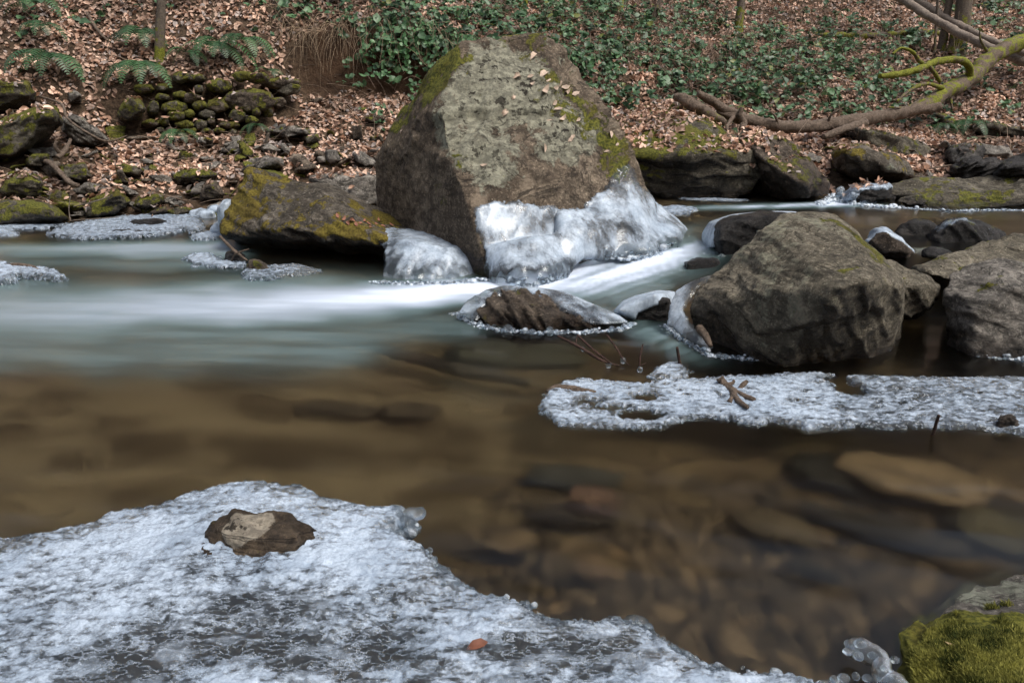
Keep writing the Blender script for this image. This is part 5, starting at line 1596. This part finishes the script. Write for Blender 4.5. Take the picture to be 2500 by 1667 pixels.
# ------------------------------------------------------------------ scattered small stones on the bank
protos = {}
for kind, mt in (('grey', 'grey'), ('brown', 'brown'), ('mossy', 'mossy')):
    for v in range(3):
        pts = RNG.normal(0, 1, (10, 3)); pts /= np.linalg.norm(pts, axis=1)[:, None]
        pts *= np.array([1.15, .78, .26 + .12 * v]) * RNG.uniform(.85, 1.1, (10, 1))
        V, N, F = hull_mesh([list(pts)], .06, 1)
        V = rock_surface(V, N, .05, 1.0, .1, 1.4, v * 7.0)
        Nn = normals(V, F)
        ms = (.55 if kind == 'mossy' else -.6) + .3 * Nn[:, 2]
        a = Acc(); a.add(V * .1, F, moss=ms, lichen=-.6, wet=0.0)
        protos[(kind, v)] = a.mesh('stone', M[mt])
ZONES = [((0, 640, 330, 505), 105, 'in the leaves below the dry stone wall', 'small stones below the dry stone wall'),
         ((560, 930, 330, 440), 55, 'in leaves between the tilted and largest boulders', 'small stones beside the largest boulder'),
         ((0, 540, 500, 535), 34, 'on the left shore just above the ice', 'small stones along the left shore'),
         ((1930, 2500, 350, 440), 34, 'on the right bank under the fallen trunk', 'small stones on the right bank')]
for (x0, x1, y0, y1), cnt, where, grp in ZONES:
    for i in range(cnt):
        px_, py_ = RNG.uniform(x0, x1), RNG.uniform(y0, y1)
        h = ground_hit(px_, py_)
        kind = ['grey', 'mossy', 'brown'][int(RNG.choice(3, p=[.42, .36, .22]))]
        v = int(RNG.integers(3))
        o = bpy.data.objects.new('stone', protos[(kind, v)])
        COL.objects.link(o)
        s = float(RNG.lognormal(-.3, .5)) * 1.0
        o.location = (h[0], h[1], h[2] + .015 * s)
        o.scale = (s, s * RNG.uniform(.8, 1.2), s * RNG.uniform(.7, 1.3))
        o.rotation_euler = (RNG.normal(.25, .28), RNG.normal(0, .3), RNG.uniform(0, 6.28))
        adj = {'grey': 'small bare grey stone', 'mossy': 'small moss-covered stone', 'brown': 'small bare brown stone'}[kind]
        tag(o, adj + ' ' + where, 'stone', adj.replace('stone', 'stones') + ' ' + grp.replace('small stones ', ''))

# ------------------------------------------------------------------ ferns
def make_fern(label, px, py, size, nf, lean=0.0, group='ferns on the far bank', Yo=None):
    h = (ground_hit(px, py) if Yo is None else P(px, py, Yo)) + np.array([0, -.05, .06])
    r = empty('fern', h)
    tag(r, label, 'fern', group)
    for f in range(nf):
        ang = math.pi * (1.0 + (f + .5) / nf) + RNG.normal(0, .12) + lean          # fronds fan down the slope towards the stream
        d0 = np.array([math.cos(ang), math.sin(ang) * .7, .95 + RNG.normal(0, .15)])
        L = size * RNG.uniform(.75, 1.2)
        p = h.copy(); d = d0 / np.linalg.norm(d0)
        pts = [p.copy()]; dirs = []
        m = 18
        for j in range(m):
            dirs.append(d.copy())
            p = p + d * L / m
            pts.append(p.copy())
            d = d + np.array([0, -.01, -.155]); d /= np.linalg.norm(d)
        a = Acc()
        base = np.array([.020, .050, .018]) if RNG.random() < .6 else np.array([.035, .080, .028])
        col = base * RNG.uniform(1.2, 2.2)
        add_tube(a, pts[::3], .0025, 3, sub=2, Col=(.09, .07, .03))
        pts = np.array(pts)
        for j in range(2, m + 1):
            dd = dirs[min(j, m - 1)]
            sd = np.cross(dd, [0, 0, 1]); sd /= np.linalg.norm(sd) + 1e-9
            w = .19 * size * math.sin(math.pi * min(1, (j + 1.5) / (m + 2.5)) ** .8) + .005
            for s in (-1, 1):
                q = pts[j] + RNG.normal(0, .001, 3)
                tip = q + sd * s * w + dd * w * .35 + np.array([0, 0, -w * .25])
                wd = dd * L / m * .30
                mid = (q + tip) / 2 + np.array([0, 0, w * .08])
                a.add([q - wd, q + wd, mid + wd * .9, tip, mid - wd * .9], [[0, 1, 2, 3, 4]], Col=col)
        a.build('frond', M['greenleaf'], parent=r, origin=h, smooth=False)
    return r


make_fern('wide dark fern drooping above the left edge boulders', 130, 165, .55, 9)
make_fern('fern hanging over the left end of the dry stone wall, below the slim mossy tree', 350, 185, .50, 9)
make_fern('fern on the slope directly above the slim tree foot', 350, 105, .48, 8)
make_fern('bluish fern drooping over the middle of the dry stone wall', 535, 135, .50, 8)
make_fern('fern right of the bluish one, beneath the hanging grass', 600, 120, .42, 7)
make_fern('small fern hanging on the face of the big wall stone', 663, 192, .28, 4)
make_fern('small fern in the leaves at the foot of the dry stone wall', 440, 345, .30, 6)
make_fern('tiny fern by the leaf-covered slab right of the wall', 632, 325, .22, 5)
make_fern('fern at the top left corner of the slope', 90, 30, .45, 7)
make_fern('narrow fern between the tree foot and the bluish fern', 470, 150, .3, 4)
make_fern('bright fern beside the dark flat-topped boulder on the right bank', 2350, 322, .36, 7)
make_fern('small fern under the fallen trunk on the right bank', 2290, 322, .24, 5)
make_fern('dark tuft of fern on the slope above the wide dark fern', 110, 85, .35, 6)

# ------------------------------------------------------------------ trees, logs, branches
def tree(label, base, top, r0, lean_pts=(), moss=.1, mat='bark', h=5.5, group='trees on the far bank', seed=0.0):
    b = ground_hit(*base) - np.array([0, 0, .1])
    tp = P(top[0], top[1], b[1] + .05)
    d = (tp - b); d /= d[2]
    root = empty('tree', b)
    tag(root, label, 'tree', group)
    pts = [b, b + d * .12, b + d * .6, b + d * 1.6, b + d * h * .6 + RNG.normal(0, .05, 3), b + d * h + RNG.normal(0, .1, 3)]
    a = Acc()
    V, F, C = tube(pts, [r0 * 1.7, r0 * 1.12, r0, r0 * .88, r0 * .6, r0 * .15], 14, .22, seed, 6, 9.0)
    mm = moss + .5 * ss(V[:, 2] - b[2], .7, 0) + .25 * fbm(V * 3, 2)
    a.add(V, F, moss=mm); a.L.append(C.ravel()); a.T.append(np.full(len(C), 3))
    a.build('trunk', M[mat], parent=root, origin=b)
    a = Acc()
    for k in range(10):         # bare winter crown
        t0 = RNG.uniform(.42, .95)
        s = b + d * h * t0
        an = RNG.uniform(0, 6.28)
        dr = np.array([math.cos(an), math.sin(an), .9])
        L = h * .3 * (1.2 - t0)
        p1 = s + dr * L * .5; p2 = s + dr * L + np.array([0, 0, L * .2])
        add_tube(a, [s, p1, p2], [r0 * .3, r0 * .18, r0 * .05], 6, moss=0.0)
        for q in range(4):
            dd = dr + RNG.normal(0, .6, 3)
            c = s + (p2 - s) * RNG.uniform(.3, .95)
            add_tube(a, [c, c + dd * L * .25, c + dd * L * .5], [r0 * .1, r0 * .07, r0 * .02], 4, moss=0.0)
    a.build('crown', M[mat], parent=root, origin=b)
    return root


tree('slim mossy sapling growing above the dry stone wall', (385, 145), (393, 5), .045, moss=-.05, seed=1.0)
tree('slender grey tree alone near the top centre right', (1803, 78), (1810, 0), .055, moss=.15, seed=2.0)
tree('pale thin trunk near the top, right of the largest boulder', (1512, 40), (1514, 0), .05, moss=-.1, mat='bark_pale', seed=3.0)
tree('stoutest tree near the top right corner, moss round its foot', (2335, 135), (2355, 0), .105, moss=.0, seed=4.0)
tree('thinner dark trunk leaning beside the stoutest tree', (2298, 128), (2318, 0), .05, moss=-.2, seed=5.0)
tree('whip-thin sapling left of the two top right trees', (2283, 135), (2290, 0), .018, moss=-.2, seed=6.0)
tree('crooked dark sapling right of the pale thin trunk', (1585, 55), (1612, 0), .03, moss=-.3, seed=7.0)
tree('thin sapling at the top edge above the largest boulder', (1282, 20), (1284, 0), .025, moss=.2, seed=8.0)


def limb(acc, pts, r, moss, sides=20, wob=.28, seed=0.0, sub=12):
    V, F, C = tube(pts, r, sides, wob, seed, sub, 11.0)
    m = moss + .3 * fbm(V * 3, 2) + .2 * (V[:, 2] - V[:, 2].mean())
    acc.add(V, F, moss=m)
    acc.L.append((C + acc.n - len(V)).ravel()); acc.T.append(np.full(len(C), 3))


def log(name, label, cat, parts, mat='wood'):
    org = np.array(parts[0][1][0])
    r = empty(name, org); tag(r, label, cat)
    for i, (pname, pts, rr, moss) in enumerate(parts):
        a = Acc(); limb(a, pts, rr, moss, seed=i * 3.1)
        a.build(pname, M[mat], parent=r, origin=org)
    return r


log('fallen_log', 'weathered bare log lying across the right bank boulders, forked at its left end', 'log', [
    ('trunk', pp([(2290, 262, 7.7), (2240, 268, 7.6), (2180, 280, 7.5), (2100, 292, 7.35), (2000, 308, 7.2), (1920, 310, 7.1), (1850, 300, 7.05), (1790, 285, 7.0), (1750, 272, 7.0)]), [.05, .062, .068, .064, .062, .06, .058, .045, .03], -.35),
    ('branch', pp([(1810, 290, 7.05), (1770, 268, 7.0), (1735, 246, 6.95), (1705, 228, 6.9)]), [.06, .045, .04, .03], -.4),
    ('branch', pp([(1812, 318, 6.9), (1815, 300, 6.95), (1806, 280, 6.95), (1812, 262, 6.95)]), [.035, .035, .03, .022], -.4),
    ('branch', pp([(1900, 305, 7.05), (1893, 285, 7.0), (1880, 272, 7.0)]), [.016, .012, .006], -.4),
    ('branch', pp([(2020, 300, 7.2), (2032, 278, 7.15), (2060, 262, 7.15)]), [.014, .010, .004], -.3),
    ('branch', pp([(2110, 300, 7.3), (2050, 320, 7.1), (2010, 335, 7.0)]), [.05, .04, .03], -.4),
    ('branch', pp([(1790, 285, 6.95), (1775, 310, 6.8), (1780, 325, 6.75)]), [.02, .016, .01], -.4)])
log('rotten_log', 'rounded stub of rotten wood resting on top of the leaf-topped boulder', 'log', [
    ('trunk', pp([(1645, 236, 7.0), (1668, 243, 6.95), (1700, 262, 6.9), (1740, 285, 6.85), (1770, 300, 6.85)]), [.03, .06, .062, .05, .03], -.1)])
log('mossy_tree', 'thick fallen trunk furred with bright moss slanting down from the right edge', 'fallen trunk', [
    ('trunk', pp([(2640, 60, 9.2), (2500, 102, 8.8), (2420, 140, 8.5), (2370, 190, 8.2), (2310, 225, 7.9), (2250, 262, 7.65), (2190, 278, 7.5)]), [.085, .088, .09, .085, .08, .07, .045], .25),
    ('branch', pp([(2366, 188, 8.1), (2364, 160, 8.0), (2340, 147, 7.9), (2290, 150, 7.8), (2240, 170, 7.6), (2190, 182, 7.5), (2148, 186, 7.4)]), [.045, .04, .035, .035, .035, .035, .02], .6),
    ('branch', pp([(2295, 200, 7.8), (2270, 165, 7.7), (2245, 150, 7.65), (2228, 128, 7.6), (2200, 118, 7.6), (2180, 132, 7.55)]), [.02, .022, .02, .018, .014, .01], .4),
    ('branch', pp([(2330, 215, 8.0), (2322, 245, 7.9), (2326, 268, 7.85)]), [.02, .014, .008], .1),
    ('branch', pp([(2420, 140, 8.5), (2395, 100, 8.5), (2392, 70, 8.5)]), [.02, .012, .006], .1),
    ('branch', pp([(2250, 240, 7.7), (2215, 262, 7.55), (2170, 262, 7.4)]), [.016, .012, .006], .3),
    ('branch', pp([(2300, 215, 7.8), (2260, 205, 7.6), (2220, 222, 7.5), (2190, 248, 7.4)]), [.025, .02, .018, .01], .3)])
log('bare_pole', 'long bare pole crossing the top right corner, lower of two', 'pole', [('trunk', pp([(2190, -10, 10.2), (2260, 35, 9.8), (2330, 75, 9.5), (2420, 118, 9.1), (2520, 160, 8.8), (2640, 210, 8.5)]), [.05, .05, .05, .048, .045, .04], -.5)], 'bark_pale')
log('bare_pole', 'long bare pole crossing the top right corner, upper of two', 'pole', [('trunk', pp([(2215, -15, 10.6), (2300, 40, 10.2), (2400, 90, 9.7), (2520, 140, 9.3), (2640, 190, 9.0)]), [.045, .045, .042, .04, .035], -.5)], 'bark_pale')
log('mossy_log', 'long thin mossy log lying level on the slope near the top right', 'log', [('trunk', [ground_hit(x, y) + np.array([0, 0, .04]) for x, y in ((1990, 92), (2060, 96), (2120, 96), (2180, 92), (2240, 88), (2290, 90))], [.03, .045, .045, .04, .045, .04], .3)], 'bark')
log('branch', 'broken brown branch lying on the mossy stones of the left bank', 'branch', [('stem', pp([(104, 392, 6.3), (125, 400, 6.2), (150, 425, 6.1), (172, 447, 6.0), (190, 453, 5.95)]), [.018, .024, .022, .024, .02], -.4)])
log('branch', 'long thin root lying over the bare dark slab on the left', 'branch', [('stem', pp([(95, 235, 7.1), (150, 255, 6.8), (165, 290, 6.5), (215, 325, 6.4), (262, 345, 6.5), (310, 332, 6.6)]), [.008, .012, .01, .01, .009, .005], -.4)])
log('branch', 'forked driftwood stub beside the bare dark slab', 'branch', [('stem', pp([(172, 340, 6.4), (160, 365, 6.3), (140, 385, 6.2)]), [.012, .02, .022], -.3), ('stem', pp([(150, 378, 6.25), (135, 360, 6.2), (138, 345, 6.2)]), [.018, .016, .01], -.3)])
log('branch', 'thin diagonal branch on the leaf slope above the left ferns', 'branch', [('stem', [ground_hit(x, y) + np.array([0, -.03, .03]) for x, y in ((218, 40), (235, 70), (255, 95), (275, 112))], [.015, .018, .014, .008], -.4)])
log('branch', 'pale bare stick on the ground below the fallen log', 'branch', [('stem', pp([(2270, 412, 6.6), (2320, 404, 6.6), (2370, 398, 6.6)]), [.008, .008, .005], -.5)])

# driftwood and twigs in the stream
log('driftwood', 'knotty broken branch frozen onto the middle of the lacy ice shelf', 'driftwood', [
    ('stem', pp([(1758, 922, 2.27), (1770, 940, 2.25), (1790, 955, 2.21), (1815, 968, 2.16), (1842, 976, 2.12)]), [.014, .016, .015, .013, .008], -.6),
    ('branch', pp([(1785, 950, 2.22), (1800, 975, 2.12), (1825, 995, 2.05)]), [.012, .010, .006], -.6),
    ('branch', pp([(1785, 955, 2.22), (1788, 970, 2.15), (1780, 982, 2.11)]), [.012, .010, .008], -.6),
    ('branch', pp([(1768, 938, 2.25), (1788, 935, 2.26), (1792, 928, 2.27)]), [.008, .008, .006], -.6),
    ('branch', pp([(1805, 950, 2.22), (1815, 938, 2.24), (1824, 930, 2.25)]), [.006, .009, .006], -.6)])
log('driftwood', 'flat brown stick lying on the left tip of the lacy ice shelf', 'driftwood', [('stem', pp([(1335, 958, 2.22), (1360, 948, 2.24), (1400, 950, 2.22), (1455, 957, 2.20)]), [.008, .016, .015, .005], -.6)])
log('stick', 'short upright stick standing in the small domed ice patch', 'stick', [('stem', pp([(1660, 892, 2.45), (1656, 868, 2.44), (1653, 848, 2.43)]), [.006, .006, .005], -.6)], 'twig')
log('stick', 'thin dark stick standing at the front edge of the lacy shelf', 'stick', [('stem', pp([(2274, 1075, 1.90), (2282, 1045, 1.9), (2292, 1013, 1.89)]), [.005, .006, .004], -.6)], 'twig')
log('twig', 'red-brown branching twig with frozen drops, arching over the calm water', 'twig', [
    ('stem', [G(1362, 820, .09), G(1420, 850, .07), G(1470, 880, .04), G(1518, 894, -.01)], [.005, .0055, .005, .004], -.6),
    ('branch', [G(1410, 818, .10), G(1450, 855, .07), G(1490, 885, .03)], [.004, .0045, .004], -.6),
    ('branch', [G(1405, 845, .075), G(1409, 820, .10)], [.002, .0015], -.6)], 'twig')
log('twig', 'fine forked twig with a frozen drop right of the branching twig', 'twig', [('stem', [G(1482, 818, .09), G(1505, 850, .06), G(1520, 875, .03), G(1537, 894, -.01)], [.0035, .0035, .0035, .003], -.6)], 'twig')
log('twig', 'single upright twig between the forked twig and the ice patch stick', 'twig', [('stem', [G(1570, 840, .085), G(1563, 870, .045), G(1562, 905, -.01)], [.003, .0045, .003], -.6), ('branch', [G(1562, 893, .01), G(1577, 886, .02)], [.002, .0015], -.6)], 'twig')
log('twig', 'thin bleached twig lying against the left end of the tilted boulder', 'twig', [('stem', pp([(538, 578, 4.3), (570, 610, 4.15), (603, 636, 4.1)]), [.010, .009, .006], -.6), ('branch', pp([(565, 640, 4.15), (575, 620, 4.1), (608, 608, 4.1)]), [.006, .006, .003], -.6)])
log('driftwood', 'bent dark snag on the ice tongue at the left edge', 'driftwood', [('stem', pp([(-20, 650, 4.1), (30, 648, 4.0), (70, 650, 3.95), (100, 662, 3.9)]), [.01, .015, .014, .006], -.5)])
log('driftwood', 'amber stub of wood glazed in ice at the foot of the olive grey boulder', 'driftwood', [('stem', pp([(1706, 800, 2.70), (1722, 820, 2.64), (1735, 845, 2.58)]), [.018, .018, .010], -.6)])
for lab, pts in (('long pale reed lying along the left shore stones', ((165, 540, 5.7), (210, 536, 5.6), (290, 530, 5.6))), ('bundle twig rising from the left shore beside the waterline rock', ((172, 540, 5.6), (168, 510, 5.6), (172, 480, 5.6))), ('thin stick slanting over the pointed mossy rock', ((180, 505, 5.7), (230, 492, 5.6), (268, 480, 5.6)))):
    log('twig', lab, 'twig', [('stem', pp(pts), [.005, .004, .003], -.6)], 'bark_pale')

for lab, (x, y, z, r) in (('largest frozen drop at the foot of the branching twig', (1486, 890, .015, .012)), ('frozen drop halfway up the branching twig', (1423, 852, .065, .008)), ('frozen drop at the foot of the forked twig', (1521, 880, .02, .011)), ('frozen drop at the foot of the single upright twig', (1562, 902, .01, .011))):
    a = Acc()
    c_ = G(x, y, z)
    tv_ = ICO3[0] * r * np.array([1, 1, 1.25]) * (1 + .18 * pn(ICO3[0] * 1.6 + x))[:, None]
    a.add(tv_ + c_, ICO3[1], clear=.55)
    tag(a.build('ice_drop', M['ice_beads'], origin=c_), lab, 'ice', 'frozen drops on the twigs')

# single leaves stuck to the boulders
rk = {}


def leaf_on(rockobj, px, py, L, label, group=None, col=(.50, .38, .29), yaw=0.0):
    key = rockobj.name
    if key not in rk:
        me = rockobj.data
        n_ = len(me.vertices)
        co = np.empty(n_ * 3); me.vertices.foreach_get('co', co)
        co = co.reshape(-1, 3) + np.array(rockobj.location)
        fs = np.empty(len(me.loops), np.int32); me.loops.foreach_get('vertex_index', fs)
        rk[key] = BVHTree.FromPolygons([tuple(v) for v in co], [tuple(f) for f in fs.reshape(-1, 4)])
    h = rk[key].ray_cast(Vector((0, 0, H)), Vector(ray(px, py)))
    if h[0] is None: return
    N = np.array(h[1]); N = N if N @ ray(px, py) < 0 else -N
    C = np.array(h[0]) + N * .006
    a = Acc()
    leaves(a, C[None], N[None] / np.linalg.norm(N), np.array([L * .8]), np.array([yaw]), np.array([col]) * RNG.uniform(.8, 1.2), .9, .6, .8)
    o = a.build('leaf', M['deadleaf'], origin=C, smooth=False)
    tag(o, label, 'leaf', group)


LG = 'pale dead leaves stuck to the largest boulder'
for i, (x, y, L, yw) in enumerate([(1302, 138, .10, .9), (1328, 180, .12, .8), (1340, 196, .10, .7), (1262, 190, .09, .3), (1294, 191, .07, .5), (1368, 205, .10, .4), (1356, 214, .08, 0), (1378, 217, .10, .2), (1330, 224, .10, .9), (1384, 227, .07, .5), (1405, 229, .09, .3),
                                   (1252, 237, .07, .8), (1232, 276, .09, .7), (1352, 252, .08, .4), (1362, 270, .09, .3), (1339, 294, .09, .2), (1374, 292, .08, .9), (1410, 294, .06, .5), (1395, 338, .10, .5), (1327, 362, .07, 1.5), (1490, 328, .08, 1.3), (1481, 371, .05, .4), (1507, 353, .05, .4), (1183, 407, .07, .2), (980, 322, .05, 1.5), (1298, 206, .05, .3)]):
    lab = 'pale curled dead leaf stuck high on the right half of the largest boulder' if x > 1300 and y < 300 else ('pale dead leaf stuck low on the right half of the largest boulder' if x > 1300 else 'pale dead leaf stuck on the left half of the largest boulder')
    leaf_on(big, x, y, L, lab, LG, yaw=yw)
for i, (x, y) in enumerate([(840, 535), (860, 540), (880, 545), (900, 548), (918, 546), (935, 552), (955, 552), (850, 545), (870, 549), (890, 540), (1005, 530), (905, 556), (825, 528), (925, 540)]):
    leaf_on(left, x, y, .06, 'reddish dead leaf caught on the top edge of the tilted mossy boulder', 'reddish leaves on the tilted mossy boulder', (.30, .13, .08), RNG.uniform(0, 6))
a = Acc()
c = G(1165, 1572, .045)
leaves(a, np.array([c]), np.array([[0.1, -.3, .9]]), np.array([.046]), np.array([0.1]), np.array([[.15, .055, .03]]), .5, .5, .8)
tag(a.build('leaf', M['deadleaf'], origin=c, smooth=False), 'single curled red-brown leaf on the near ice sheet', 'leaf')
a = Acc()
c = P(2345, 1585, .985)
c = c + (np.array([0, 0, H]) - c) * .02
leaves(a, np.array([c]), np.array([[0, -.6, .8]]), np.array([.055]), np.array([2.6]), np.array([[.38, .26, .13]]), .2, .2, .25)
tag(a.build('leaf', M['deadleaf'], origin=c, smooth=False), 'narrow straw-coloured blade lying on the moss of the corner rock', 'leaf')
rock('stone', 'dark rounded lump frozen in the ice shelf at the right edge', 'stone', [outline_hull([(2430, 1035), (2445, 1020), (2470, 1015), (2485, 1030), (2480, 1040)], 1.95, .04)], 'brown', voxel=.004, amp=.01, size=.08, moss=-.6, wet=.5, seed=95.0, base=-.02)
